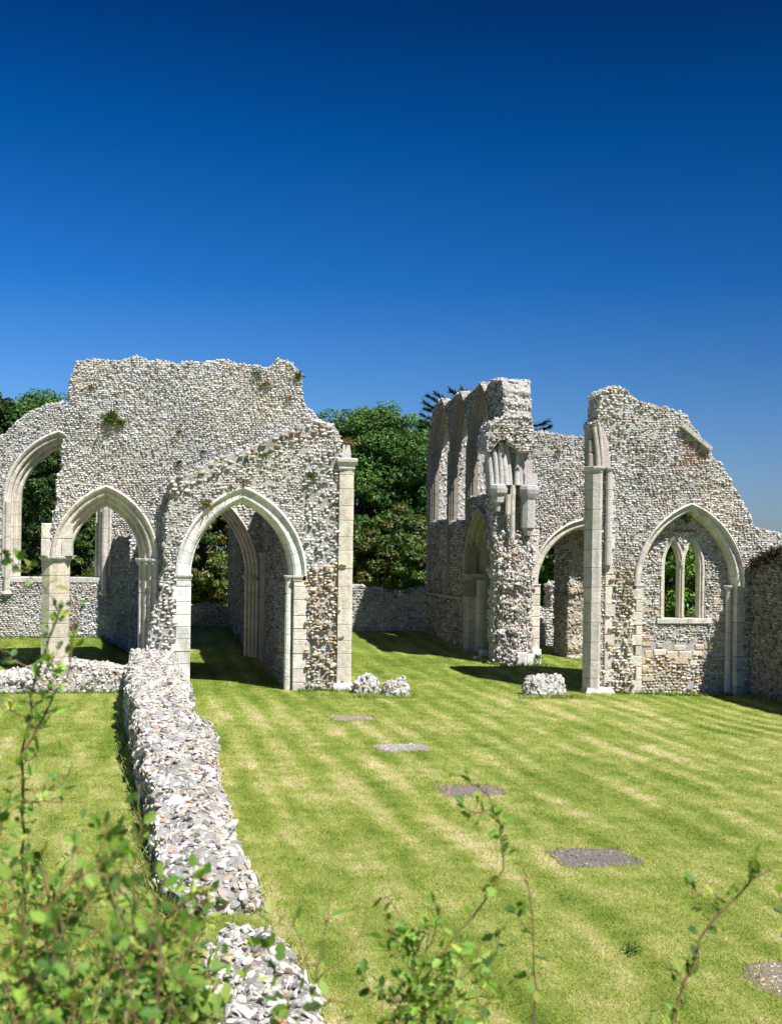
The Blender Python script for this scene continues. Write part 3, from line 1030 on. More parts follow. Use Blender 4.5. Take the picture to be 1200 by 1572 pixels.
jamb(mb, fF, sl, -1, zsill, zs, WF, PROF_RICH, CREAM, .35, 1.1); jamb(mb, fF, sr, 1, zsill, zs, WF, PROF_RICH, CREAM, .35, 1.1)
mb.build('window_frame', M_ASHLAR, root)
mb = MB(); ashlar(mb, fF, sl - WF, sr + WF, zsill - .16, zsill - .002, -.03, .8, .16, col=GREY, long_=.8)
mb.build('sill', M_ASHLAR, root)
mb = MB()
for x in (12, 161):
    mb = MB(); s = spx(fF, x, 860); shaft(mb, fF, ngon(s, -.05, .09, 8), zpx(fF, x, 910), zs, .5, PINKY)
    prism(mb, fF, ngon(s, -.05, .11, 8), [(zpx(fF, x, 914), -.02), (zpx(fF, x, 911), .05), (zpx(fF, x, 907), .0)], PINKY)
    mb.build('shaft', M_ASHLAR, root)

# ------------------------------------------------------------------ low cross wall under the pier
def rubble_wall(name, label, secs, dens=130, size=.05, pal='pale', tmpl=ST1, cat='low wall', group=None, cap_ends=True):
    """secs: list of (Lxyz_top, Rxyz_top); lofted down to the ground, covered in flints"""
    mb = MB(); ring = []
    for L, Rr in secs:
        L, Rr = np.array(L), np.array(Rr)
        ac = (Rr - L); w = np.linalg.norm(ac[:2]); ac = ac / (w + 1e-9)
        gl, gr = L - ac * .05, Rr + ac * .05
        gl = np.array([gl[0], gl[1], float(gz(gl[0], gl[1])) - .12]); gr = np.array([gr[0], gr[1], float(gz(gr[0], gr[1])) - .12])
        hL = max(.03, L[2] - gl[2])
        c = (L + Rr) / 2 + np.array([0, 0, .03])
        ring.append([gl, (gl * .45 + L * .55) - ac * .01, L - [0, 0, min(.05, hL * .4)], L + ac * .05, L * .75 + Rr * .25 + [0, 0, .02], c, L * .25 + Rr * .75 + [0, 0, .02], Rr - ac * .05, Rr - [0, 0, min(.05, hL * .4)], gr])
    # refine along the length with roughness
    ring = np.array(ring); fine = []
    for a, b in zip(ring[:-1], ring[1:]):
        d = np.linalg.norm((b - a)[5]); k = max(1, int(d / .25))
        for j in range(k):
            q = a + (b - a) * j / k + rng.normal(0, .036, a.shape) * np.array([1, 1, .9])
            fine.append(q)
    fine.append(ring[-1]); fine = np.array(fine)
    n, m = fine.shape[:2]
    F = [[i * m + k, i * m + k + 1, (i + 1) * m + k + 1, (i + 1) * m + k] for i in range(n - 1) for k in range(m - 1)]
    mb.add(fine.reshape(-1, 3), F, MORT, 0)
    tr = []
    for i in range(n - 1):
        for k in range(m - 1):
            a, b, c, d = fine[i, k], fine[i, k + 1], fine[i + 1, k + 1], fine[i + 1, k]
            tr += [[a, c, b], [a, d, c]]
    for e in (fine[0], fine[-1]):
        mb.add(e, [list(range(m))], MORT, 0)
        tr += [[e[0], e[k], e[k + 1]] for k in range(1, m - 1)]
    surf_stones(mb, tr, dens * 1.0, size * .88, pal, tmpl, .017, .5)
    surf_stones(mb, tr, dens * .5, size * .5, 'mixed', tmpl, .02, .7)
    surf_stones(mb, tr, dens * .16, size * .8, 'warm', tmpl, .017, .5)
    surf_stones(mb, tr, dens * .07, size * 1.3, pal, tmpl, .008, .42)
    o = mb.build(name, [M_MORTAR, M_FLINT])
    return tag(o, label, cat, group, 'thing')


secs = []
for x, yt in ((-150, 1042), (-60, 1040), (0, 1036), (40, 1031), (60, 1021), (110, 1016), (130, 1020), (160, 1022), (185, 1027), (205, 1026)):
    fr_ = fC
    s, z = fr_.px(x, yt)
    secs.append((fr_.w(s, -.30, z - .02), fr_.w(s, .62, z)))
rubble_wall('low_wall', 'low flint wall footing across the left lawn beneath the octagonal pier', secs, 200, .052)

# ------------------------------------------------------------------ N: long low foreground wall
rows = ROWS_N = [(996, 205, 262, .92), (1020, 201, 272, .88), (1040, 200, 286, .85), (1062, 204, 289, .82), (1080, 208, 291, .78), (1098, 212, 297, .74), (1106, 215, 322, .70), (1130, 219, 323, .66),
        (1165, 226, 328, .59), (1206, 236, 337, .50), (1250, 241, 352, .42), (1300, 245, 368, .33), (1340, 256, 382, .25), (1366, 270, 389, .18), (1380, 290, 384, .13)]
secs = [(at_z(l, y + 2, z), at_z(r, y, z)) for y, l, r, z in rows]
rubble_wall('low_wall', 'long low flint wall running from the ruin towards the viewer', secs, 165, .046, 'mixed', ST2)
rows = ROWS_S = [(1424, 338, 415, .16), (1436, 330, 436, .22), (1470, 328, 452, .24), (1520, 326, 474, .25), (1572, 326, 497, .26), (1640, 330, 522, .28), (1740, 350, 560, .3)]
secs = [(at_z(l, y + 3, z), at_z(r, y, z)) for y, l, r, z in rows]
rubble_wall('low_wall', 'short detached stump of flint wall at the bottom behind the shrub leaves', secs, 170, .047, 'pale', ST2)

# ------------------------------------------------------------------ A: window wall at the right
root = wroot('window_wall', 'right flint wall with broken curved gable, blocked pointed arch and twin lancet window', fA, 1055, 1065)
sl, zs = fA.px(986, 900); sr = spx(fA, 1128, 903); za = zpx(fA, 1056, 788)
WA = .24
ext = arch_curve(sl, sr, zs, za, 14, WA * .95)
o1, f1 = loop_px(fA, [(912, 700, 0), (912, 660), (909, 650), (919, 640), (918, 606), (926, 598), (945, 592), (962, 601), (976, 614), (1003, 622), (1030, 629), (1054, 638), (1063, 655), (1072, 667), (1087, 690), (1105, 709), (1119, 732), (1132, 755), (1145, 781), (1153, 800), (1159, 812), (1180, 816), (1215, 824), (1290, 836), (1400, 850, 0)])
pts = o1 + [(spx(fA, 1400, 1000), -.5), (ext[-1][0], -.5)] + ext[::-1] + [(ext[0][0], -.5), (spx(fA, 912, 1000), -.5)]
flg = f1 + [0] * (len(pts) - len(o1))
pts, flg = refine(pts, flg)
mb = MB(); TA = .62
wall_body(mb, fA, pts, flg, [], TA)
zrough = loop_px(fA, [(930, 870), (975, 870), (975, 1085), (925, 1085)])[0]
zred = loop_px(fA, [(1040, 668), (1085, 695), (1085, 720), (1040, 715)])[0]
ztop = loop_px(fA, [(895, 580), (985, 580), (985, 690), (895, 700)])[0]
face_stones(mb, fA, pts, excl=[zrough, zred, ztop], rh=.055, pal='mixed', prot=(.023, .045))
face_stones(mb, fA, pts, only=zrough, rh=.07, jit=.045, prot=(.035, .08), pal='warm')
face_stones(mb, fA, pts, only=zred, rh=.06, pal='red')
face_stones(mb, fA, pts, only=ztop, rh=.064, jit=.03, prot=(.03, .06), pal='mixed')
face_stones(mb, fA, pts, rh=.08, back=TA, drop=.1)
mb.build('masonry', [M_MORTAR, M_FLINT], root)
mb = MB(); arch_ring(mb, fA, sl, sr, zs, za, WA, PROF_HOOD, (.64, .60, .52), 9, 1.35); mb.build('arch', M_ASHLAR, root)
mb = MB(); ashlar(mb, fA, sl - .14, sl + .0, -.35, zs - .06, -.02, .6, .27, (.17, 0), CREAM); boxf(mb, fA, sl - .24, sl - .02, .06, .55, -.4, zs - .06, (.42, .38, .31)); mb.build('jamb', M_ASHLAR, root)
mb = MB()
ashlar(mb, fA, sr + .04, sr + .24, -.45, zs - .08, -.01, .6, .42, (0, .04), (.52, .49, .44))
shaft(mb, fA, ngon(sr - .03, .26, .08, 10), -.4, zs - .08, .6, (.60, .55, .52))
mb.build('jamb', M_ASHLAR, root)
mb = MB(); capital(mb, fA, ngon(sr - .03, .26, .08, 10), zs - .10, GREY, .7, .6)
capital(mb, fA, [(sr + .05, .0), (sr + .24, .0), (sr + .24, .5), (sr + .05, .5)], zs - .10, GREY, .6, .6); mb.build('capital', M_ASHLAR, root)
mb = MB(); capital(mb, fA, [(sl - .16, .0), (sl + .02, .0), (sl + .02, .4), (sl - .16, .4)], zs - .06, GREY, .3, .4); mb.build('capital', M_ASHLAR, root)
# blocked arch: recessed infill with the twin lancet window
DI = .36
fI = fA.shift(DI)
wl, wr, wb = spx(fI, 1014, 900), spx(fI, 1085, 900), zpx(fI, 1050, 952)
ax0, ax1, bx0, bx1 = (spx(fI, x, 900) for x in (1020, 1043.5, 1050.5, 1074))
zsp, zap = zpx(fI, 1031, 868), zpx(fI, 1032, 832)
# frame plate outline: two pointed heads with a valley
H1 = arch_curve(ax0, ax1, zsp, zap, 9, .135); H2 = arch_curve(bx0, bx1, zsp, zap, 9, .135)
mid = (ax1 + bx0) / 2
head = [p for p in H1 if p[0] <= mid] + [p for p in H2 if p[0] >= mid]
plate = [(head[0][0], wb)] + head + [(head[-1][0], wb)]
inf_outer = [(sl - .1, -.5)] + arch_curve(sl - .1, sr + .1, zs, za + .15, 10) + [(sr + .1, -.5)]
mb = MB(); wall_body(mb, fI, inf_outer, [0] * 60, [plate], .24)
zlow = loop_px(fI, [(980, 1005), (1130, 1005), (1130, 1085), (980, 1085)])[0]
zband = loop_px(fI, [(980, 985), (1130, 985), (1130, 1006), (980, 1006)])[0]
face_stones(mb, fI, inf_outer, [plate], [zlow, zband], rh=.06, pal='mixed', prot=(.02, .045))
face_stones(mb, fI, inf_outer, only=zlow, rh=.07, pal='warm', prot=(.02, .05))
mb.build('infill', [M_MORTAR, M_FLINT], root)
blocks = []
for row, ya in enumerate((988, 999, 1010)):
    xa = 984 + rng.uniform(0, 8)
    while xa < 1104:
        wx = rng.uniform(9, 24)
        if rng.random() < (.45, .85, .3)[row]: blocks.append((xa, xa + wx - 1.5, ya + rng.uniform(-2, 2), rng.uniform(7, 12)))
        xa += wx
for ya in range(905, 985, 13): blocks.append((1112 - rng.uniform(8, 19), 1112, ya, rng.uniform(9, 12)))
for ya in range(918, 1045, 13):
    if rng.random() < .75: blocks.append((984, 984 + rng.uniform(6, 20), ya, rng.uniform(9, 12)))
for x0, x1, y0, hh in blocks:
    mb = MB(); boxf(mb, fI, spx(fI, x0, y0), spx(fI, x1, y0), -.012 - rng.random() * .03, .15, zpx(fI, x0, y0 + hh), zpx(fI, x0, y0), vary(((.58, .50, .40), (.54, .43, .31), (.60, .55, .47))[rng.integers(3)], .18), ch=.02)
    mb.build('stone_block', M_ASHLAR, root)
mb = MB()
for q in range(9):
    q0 = spx(fI, 1033 + q * 3.7, 815); q1 = spx(fI, 1033 + q * 3.7 + 3.4, 815)
    boxf(mb, fI, q0, q1, -.05, .1, zpx(fI, 1050, 817), zpx(fI, 1050, 813.5), vary((.42, .16, .08), .2), ch=.004)
mb.build('brick_course', M_BRICK, root)
# window: frame plate with two lights
l1 = [(ax0, wb + .05)] + arch_curve(ax0, ax1, zsp, zap, 9) + [(ax1, wb + .05)]
l2 = [(bx0, wb + .05)] + arch_curve(bx0, bx1, zsp, zap, 9) + [(bx1, wb + .05)]
win = MB()
wall_body(win, fI.shift(.03), plate, [0] * 60, [l1, l2], .22, mort=(.60, .54, .44))
wo = win.build('window_frame', M_ASHLAR, root)
mb = MB()
for q0, q1 in ((ax0, ax1), (bx0, bx1)):
    arch_ring(mb, fI, q0 + .012, q1 - .012, zsp, zap - .02, .12, PROF_FRAME, (.64, .59, .50), 4, .9, -.015)
    for sg, ss in ((-1, q0 + .012), (1, q1 - .012)):
        if (sg, ss) in ((1, ax1 - .012), (-1, bx0 + .012)): continue
        jamb(mb, fI, ss, sg, wb + .06, zsp, .12, PROF_FRAME, (.64, .59, .50), .33, .9, -.015)
mb.build('moulding', M_ASHLAR, wo)
mb = MB()
mm = (ax1 + bx0) / 2
shaft(mb, fI, [(ax1 - .01, .10), (mm - .02, -.02), (mm + .02, -.02), (bx0 + .01, .10), (mm + .02, .24), (mm - .02, .24)], wb + .05, zsp + .12, .7, (.62, .57, .48))
mb.build('mullion', M_ASHLAR, wo)
mb = MB(); ashlar(mb, fI, wl - .12, wr + .10, wb - .09, wb + .05, -.06, .4, .14, col=(.62, .57, .49), long_=.7)
mb.build('sill', M_ASHLAR, wo)
# weathered string course
mb = MB()
p0, p1 = fA.px(1041, 655), fA.px(1086, 693)
dv = (p1 - p0); nn = np.array([-dv[1], dv[0]]) / np.linalg.norm(dv)
for k in range(3):
    a, b = p0 + dv * (k / 3 + .01), p0 + dv * ((k + 1) / 3 - .005)
    q = [a, b, b + nn * .10, a + nn * .10]
    V = np.concatenate([fA.w([p[0] for p in q], -.16, [p[1] for p in q]), fA.w([p[0] for p in q], .1, [p[1] for p in q])])
    mb.add(V, [[0, 1, 2, 3], [7, 6, 5, 4], [0, 4, 5, 1], [1, 5, 6, 2], [2, 6, 7, 3], [3, 7, 4, 0]], vary((.42, .41, .38)))
mb.build('string_course', M_ASHLAR, root)
# clustered respond at its left end
pz = zpx(fA, 910, 727)
p_l, p_m, p_r = spx(fA, 894, 900), spx(fA, 917, 900), spx(fA, 930, 900)
mb = MB()
octp = [(p_l + .03, -.02), (p_l + .12, -.25), (p_m - .10, -.31), (p_m, -.20), (p_m, .5), (p_l + .22, .5)]
shaft(mb, fA, octp, -.1, pz, .40, (.60, .54, .48))
shaft(mb, fA, ngon(p_r, -.10, .085, 12), zpx(fA, 930, 868), pz, .55, (.56, .53, .49))
ashlar(mb, fA, p_r - .05, p_r + .14, -.1, zpx(fA, 930, 868), -.06, .4, .34, (0, .07), (.62, .57, .49))
ashlar(mb, fA, p_r - .0, p_r + .16, zpx(fA, 930, 868), pz, -.02, .4, .36, (0, .05), (.60, .56, .49))
prism(mb, fA, [(p_l + .02, -.30), (p_r + .08, -.30), (p_r + .12, .4), (p_l + .18, .4)], [(-.2, .06), (.02, .05), (.12, -.03)], GREY)
po_ = mb.build('pier', M_ASHLAR, root)
mb = MB(); capital(mb, fA, octp, pz, (.48, .47, .44), .75, .7); capital(mb, fA, ngon(p_r, -.07, .08, 12), pz, (.48, .47, .44), .6, .7)
mb.build('capital', M_ASHLAR, po_)
mb = MB()
zt = pz + .15
boxes_ = [(901, 913, 718, 696, -.10), (902, 913, 696, 676, -.07), (905, 914, 676, 662, -.02)]
for x0, x1, y0, y1, dd in boxes_:
    boxf(mb, fA, spx(fA, x0, 700), spx(fA, x1, 700), dd, .15, zpx(fA, 905, y0) + .01, zpx(fA, 905, y1), vary((.34, .31, .27)), ch=.03)
for (x0, x1, yt, r, d0) in ((914, 909, 656, .075, -.17), (919, 915, 652, .055, -.21), (923.5, 920, 656, .05, -.18), (928, 925, 664, .06, -.12), (932, 930, 676, .05, -.06)):
    pth = []
    for t in np.linspace(0, 1, 7):
        s_, z_ = fA.px(x0 + (x1 - x0) * t * t, 719 + (yt - 719) * t)
        pth.append(fA.w(s_, d0 + .07 * t, z_))
    mb.tube(pth, [r * (1 - .15 * t) for t in np.linspace(0, 1, 7)], 6, vary((.48, .44, .38)))
mb.build('springer', M_ASHLAR, root)

# ------------------------------------------------------------------ S: shaded side wall at the right edge
fS = side(spx(fA, 1150, 950))
root = wroot('ruined_wall', 'dark shaded flint side wall at the right edge with brown plants on its top', fS, 1175, 1075)
pts = [(-(V_A - .03), -.6), (-(V_A - .03), zpx(fS, 1153, 885)), (-(V_A - .5), zpx(fS, 1165, 864)), (-(V_A - 1.2), zpx(fS, 1190, 850)), (-22.5, 3.4), (-19, 3.0), (-19, -.6)]
pts, flg = refine(pts, [0, 1, 1, 1, 1, 0, 0])
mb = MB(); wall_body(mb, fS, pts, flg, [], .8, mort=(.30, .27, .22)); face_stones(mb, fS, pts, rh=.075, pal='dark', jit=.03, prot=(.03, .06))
mb.build('masonry', [M_MORTAR, M_FLINT], root)

# ------------------------------------------------------------------ H: lit wall with vault springer and arch 3
root = wroot('springer_wall', 'flint wall with a tall broken stump, carved vault springer and half hidden pointed arch', fH, 795, 1030)
sl, zs = fH.px(828, 899); sr = spx(fH, 962, 899); za = zpx(fH, 895, 812)
WH = .30
ext = arch_curve(sl, sr, zs, za, 12, WH * .95)
o1, f1 = loop_px(fH, [(762, 1000), (762, 900), (760, 820), (757, 740), (756, 700), (800, 690), (812, 662), (832, 662), (862, 668), (895, 672), (960, 682), (1000, 690, 0)])
pts = o1 + [(spx(fH, 1000, 900), -.3), (ext[-1][0], -.3)] + ext[::-1] + [(ext[0][0], -.3), (spx(fH, 762, 1000), -.3)]
flg = f1 + [0] * (len(pts) - len(o1))
pts, flg = refine(pts, flg)
mb = MB(); TH_ = .7
wall_body(mb, fH, pts, flg, [], TH_)
zcore = loop_px(fH, [(745, 815), (817, 815), (817, 1040), (745, 1040)])[0]
zt1 = loop_px(fH, [(740, 570), (825, 570), (822, 690), (740, 690)])[0]
face_stones(mb, fH, pts, excl=[zcore, zt1], rh=.054, pal='mixed')
face_stones(mb, fH, pts, only=zt1, rh=.07)
face_stones(mb, fH, pts, rh=.08, back=TH_, drop=.1)
mb.build('masonry', [M_MORTAR, M_FLINT], root)
fT = front(V_H - .5)
o1, f1 = loop_px(fT, [(766, 676, 0), (752, 694), (746, 690), (747, 668), (752, 650), (771, 640), (792, 642), (812, 638), (818, 656), (821, 684), (806, 694), (790, 686), (778, 674, 0)])
pts, flg = refine(o1, f1)
mb = MB(); wall_body(mb, fT, pts, flg, [], .8); face_stones(mb, fT, pts, rh=.075, jit=.035, prot=(.03, .06), pal='mixed')
mb.build('stump', [M_MORTAR, M_FLINT], root)
# rough core of the torn-off wall, standing proud of the face
mb = MB()
c0, c1 = spx(fH, 764, 900), spx(fH, 816, 900)
zlev = np.linspace(-.2, zpx(fH, 790, 815), 26)
prof = []
for z in zlev:
    q = .17 + .06 * math.sin(z * 3.1) + .05 * math.sin(z * 7.7 + 1) + (.10 if z < .5 else 0) - .15 * max(0, (z - 3.2))
    prof.append(max(.03, q))
rows_ = []
for z, q in zip(zlev, prof):
    ss = np.linspace(c0 - .02, c1, 6)
    dd = -q * np.array([.35, .95, 1.05, .9, .7, .15]) * rng.uniform(.85, 1.15, 6)
    rows_.append(np.concatenate([[fH.w(c0 - .02, .1, z)], fH.w(ss, dd, z), [fH.w(c1, .1, z)]]))
rows_ = np.array(rows_); nz, nm = rows_.shape[:2]
F = [[i * nm + k, i * nm + k + 1, (i + 1) * nm + k + 1, (i + 1) * nm + k] for i in range(nz - 1) for k in range(nm - 1)]
mb.add(rows_.reshape(-1, 3), F, (.46, .40, .31), 0)
tr = []
for i in range(nz - 1):
    for k in range(nm - 1):
        a, b, c, d = rows_[i, k], rows_[i, k + 1], rows_[i + 1, k + 1], rows_[i + 1, k]
        tr += [[a, b, c], [a, c, d]]
surf_stones(mb, tr, 300, .036, 'flint', ST1, .05, .8); surf_stones(mb, tr, 160, .036, 'warm', ST1, .05, .8); surf_stones(mb, tr, 50, .055, 'flint', ST1, .07, .8)
mb.build('rubble_core', [M_MORTAR, M_FLINT], root)
mb = MB(); arch_ring(mb, fH, sl, sr, zs, za, WH, PROF_HOOD, (.64, .59, .49), 8, 1.2); mb.build('arch', M_ASHLAR, root)
mb = MB(); ashlar(mb, fH, sl - .26, sl, -.05, zs - .05, -.06, .7, .30, (.20, 0), (.72, .65, .53)); ashlar(mb, fH, sl - .26, sl - .05, zs, zpx(fH, 820, 812), -.03, .4, .30, (.12, 0), CREAM)
mb.build('jamb', M_ASHLAR, root)
mb = MB(); capital(mb, fH, [(sl - .10, .0), (sl + .01, .0), (sl + .01, .6), (sl - .10, .6)], zs - .07, GREY, .5, .5); mb.build('capital', M_ASHLAR, root)
mb = MB()
for (x0, x1, y0, y1, d0) in ((786, 801, 1032, 1000, -.42), (802, 812, 1032, 1003, -.35), (812, 826, 1032, 996, -.25), (790, 830, 1038, 1022, -.48)):
    boxf(mb, fH, spx(fH, x0, 1000), spx(fH, x1, 1000), d0, .1, min(zpx(fH, 800, y0), .0) - .05 if y0 > 1035 else zpx(fH, 800, y0), zpx(fH, 800, y1), vary(WHITE), ch=.03)
mb.build('plinth', M_ASHLAR, root)
# vault springer: imposts, corbels, ribs
mb = MB()
def hex_(x, y, r, d): return ngon(spx(fH, x, y), d, r, 8)
def lvl(*yo): return [(zpx(fH, 790, y), g) for y, g in yo]
prism(mb, fH, hex_(760, 760, .22, -.22), lvl((786, -.16), (774, -.13), (772, -.06), (762, -.04), (758, .03), (752, .05), (747, .05), (745, .0)), vary(GREY))
prism(mb, fH, hex_(807, 760, .24, -.18), lvl((822, -.14), (812, -.08), (810, -.04), (768, -.04), (764, .0), (758, .05), (752, .07), (747, .06), (745, .0)), vary((.46, .45, .43)))
prism(mb, fH, hex_(782, 760, .10, -.26), lvl((830, -.05), (827, -.03), (822, -.03), (768, -.03), (760, -.02), (746, -.02)), vary(CREAM))
prism(mb, fH, hex_(774, 790, .09, -.28), lvl((795, -.05), (790, -.02), (770, -.02), (760, .0)), vary(CREAM))
mb.build('impost', M_ASHLAR, root)
mb = MB()
for (x0, y0, x1, y1, dtop, w, d0) in ((750, 746, 745, 692, -.28, .085, -.26), (757, 746, 753, 690, -.24, .075, -.32), (764, 746, 762, 686, -.20, .085, -.33), (771, 746, 763, 680, -.14, .09, -.33), (777, 746, 772, 680, -.12, .08, -.28), (788, 746, 793, 690, -.08, .085, -.28), (794, 746, 798, 692, -.06, .08, -.24)):
    pth = []
    for t in np.linspace(0, 1, 7):
        x = x0 + (x1 - x0) * t * t; y = y0 + (y1 - y0) * t
        s, z = fH.px(x, y); pth.append(fH.w(s, d0 + (dtop * .0 - .06) * t * t + .12 * t, z))
    mb.tube(pth, [w * (1 - .12 * t) for t in np.linspace(0, 1, 7)], 6, vary((.50, .48, .45)))
for (x0, x1, y0, y1, d0) in ((746, 778, 745, 700, -.22), (750, 775, 700, 682, -.14), (779, 800, 745, 690, -.12), (800, 820, 745, 727, -.25), (802, 816, 727, 706, -.06)):
    ashlar(mb, fH, spx(fH, x0, 720), spx(fH, x1, 720), zpx(fH, 790, y0), zpx(fH, 790, y1), d0, .1, .28, col=(.48, .46, .43))
mb.build('springer', M_ASHLAR, root)

# ------------------------------------------------------------------ G: shaded nave-parallel wall with lancets
fG = side(spx(fH, 760, 900))
root = wroot('arcade_wall', 'tall shaded wall of open lancet windows right of centre, seen at a steep angle', fG, 705, 1008)
def Gs(x): return fG.px(x, 850)[0]
o1, f1 = loop_px(fG, [(656, 1000, 0), (655, 900), (655, 760), (656, 690), (660, 648), (666, 627), (671, 616), (676, 622), (682, 624), (687, 617), (694, 611), (701, 605), (706, 608), (712, 613), (717, 607), (725, 600), (732, 592), (738, 595), (744, 600), (749, 592), (757, 582), (770, 584), (772, 600), (773, 640), (761, 646, 0)])
e = -(V_H + .02)
holes, specs = [], []
for (x0, x1, ya) in ((663, 686, 624), (692, 714, 614), (721, 746, 601)):
    s0, s1 = Gs(x0), Gs(x1)
    zs_, za_, zb_ = zpx(fG, (x0 + x1) / 2, ya + 75), zpx(fG, (x0 + x1) / 2, ya), zpx(fG, (x0 + x1) / 2, 800 if x0 < 715 else 762)
    specs.append((s0, s1, zs_, za_, zb_))
    holes.append([(s0 - .2, zb_)] + arch_curve(s0, s1, zs_, za_, 9, .2) + [(s1 + .2, zb_)])
ds0, ds1 = Gs(719), Gs(757)
dzs, dza = zpx(fG, 738, 885), zpx(fG, 741, 794)
dext = arch_curve(ds0, ds1, dzs, dza, 10, .25)
keep_ = [p for p in dext if p[0] < e - .02]          # the doorway is a notch open to the ground
pts = o1 + [(e, zpx(fG, 757, 648)), (e, keep_[-1][1])] + keep_[::-1] + [(ds0 - .25, -.5), (Gs(656), -.5)]
flg = f1 + [0] * (len(pts) - len(o1))
pts, flg = refine(pts, flg)
mb = MB(); TG = .80
wall_body(mb, fG, pts, flg, holes, TG, hole_flags=[1, 1, 1], edge_pal='flint')
face_stones(mb, fG, pts, holes, rh=.08, pal='dark', jit=.02)  # darker flint palette on this face puts deeper shade into the colour
face_stones(mb, fG, pts, holes, rh=.09, back=TG, drop=.1)
mb.build('masonry', [M_MORTAR, M_FLINT], root)
for (s0, s1, zs_, za_, zb_) in specs:  # frame stone brown and dirty, darkened further to deepen the wall's shade
    mb = MB()
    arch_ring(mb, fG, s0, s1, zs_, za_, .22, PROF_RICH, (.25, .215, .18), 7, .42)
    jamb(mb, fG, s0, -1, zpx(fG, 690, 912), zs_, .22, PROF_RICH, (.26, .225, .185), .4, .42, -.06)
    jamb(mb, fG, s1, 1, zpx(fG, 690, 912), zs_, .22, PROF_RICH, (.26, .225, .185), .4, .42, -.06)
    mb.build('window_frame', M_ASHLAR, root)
mb = MB()
s0, s1 = Gs(750), Gs(771)
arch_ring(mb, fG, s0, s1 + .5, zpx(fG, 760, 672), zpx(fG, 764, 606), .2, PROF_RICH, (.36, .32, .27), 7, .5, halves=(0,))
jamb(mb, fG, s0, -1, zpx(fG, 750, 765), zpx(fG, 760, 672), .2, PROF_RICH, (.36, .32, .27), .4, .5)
mb.build('blind_arch', M_ASHLAR, root)
mb = MB(); ashlar(mb, fG, Gs(657), Gs(712), zpx(fG, 690, 918), zpx(fG, 690, 913), -.1, .1, .2, col=(.34, .30, .26), long_=.9); mb.build('string_course', M_ASHLAR, root)
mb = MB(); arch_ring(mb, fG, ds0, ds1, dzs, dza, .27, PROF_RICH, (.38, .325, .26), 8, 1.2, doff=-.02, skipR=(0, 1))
mb.build('arch', M_ASHLAR, root)
mb = MB()
# far respond of the opening: moulded ashlar lining through the wall's thickness
fR = front(-(ds0) - .0)          # plane facing the viewer at the far jamb
su = spx(fH, 760, 900)
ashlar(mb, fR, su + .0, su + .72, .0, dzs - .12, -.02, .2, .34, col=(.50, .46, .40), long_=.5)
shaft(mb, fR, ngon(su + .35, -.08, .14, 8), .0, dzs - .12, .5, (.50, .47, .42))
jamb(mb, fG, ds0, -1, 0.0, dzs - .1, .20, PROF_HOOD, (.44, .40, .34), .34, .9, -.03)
mb.build('jamb', M_ASHLAR, root)
mb = MB(); capital(mb, fR, [(su - .05, -.12), (su + .85, -.12), (su + .85, .12), (su - .05, .12)], dzs - .14, (.40, .37, .32), .9, .9); mb.build('capital', M_ASHLAR, root)

# broken cross walls glimpsed through arch 3
fJ = side(spx(front(31.82), 873, 900))
root = wroot('ruined_wall', 'tall broken flint stub glimpsed through the half hidden arch, lit on its end', fJ, 885, 1000)
vJ = 31.82
pts = [(-33.0, -.2), (-33.0, 4.3), (-32.6, 4.5), (-32.2, 4.4), (-vJ, 4.3), (-vJ + .05, 2.2), (-vJ - .1, 1.6), (-vJ, -.3)]
pts, flg = refine(pts, [1, 1, 1, 1, 1, 1, 1, 0])
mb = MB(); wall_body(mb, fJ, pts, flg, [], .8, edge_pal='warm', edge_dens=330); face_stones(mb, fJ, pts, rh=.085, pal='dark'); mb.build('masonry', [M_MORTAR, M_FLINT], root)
fL = front(34.8)
root = wroot('ruined_wall', 'low broken flint wall with a gap, behind the half hidden arch', fL, 835, 1000)
o1, f1 = loop_px(fL, [(806, 1015, 0), (806, 950), (815, 935), (830, 933), (842, 936), (846, 930), (846, 898), (853, 893), (856, 930), (856, 980), (866, 990), (870, 1015, 0)])
pts = [(p[0], max(p[1], -.1)) for p in o1]; pts[0] = (pts[0][0], -.2); pts[-1] = (pts[-1][0], -.2)
pts, flg = refine(pts, f1, jit=.02)
mb = MB(); wall_body(mb, fL, pts, flg, [], .6); face_stones(mb, fL, pts, rh=.08, pal='flint'); mb.build('masonry', [M_MORTAR, M_FLINT], root)

# ------------------------------------------------------------------ K: back boundary walls
root = wroot('boundary_wall', 'low flint boundary wall at the back between the two ruins, below the tall tree', fK, 580, 970)
o1, f1 = loop_px(fK, [(500, 903), (545, 899), (580, 903), (600, 908), (618, 905), (640, 900), (660, 898), (680, 898, 0)])
pts = o1 + [(o1[-1][0], -.1), (o1[0][0], -.1)]
pts, flg = refine(pts, f1 + [0, 0])
mb = MB(); wall_body(mb, fK, pts, flg, [], .6); face_stones(mb, fK, pts, rh=.085, pal='grey'); mb.build('masonry', [M_MORTAR, M_FLINT], root)
fK2 = front(40.8)
root = wroot('boundary_wall', 'low dark flint wall seen beyond both inner arches on the left', fK2, 310, 970)
o1, f1 = loop_px(fK2, [(230, 935), (280, 930), (320, 928), (350, 932), (400, 930, 0)])
pts = o1 + [(o1[-1][0], -.1), (o1[0][0], -.1)]
pts, flg = refine(pts, f1 + [0, 0])
mb = MB(); wall_body(mb, fK2, pts, flg, [], .6); face_stones(mb, fK2, pts, rh=.085, pal='dark'); mb.build('masonry', [M_MORTAR, M_FLINT], root)

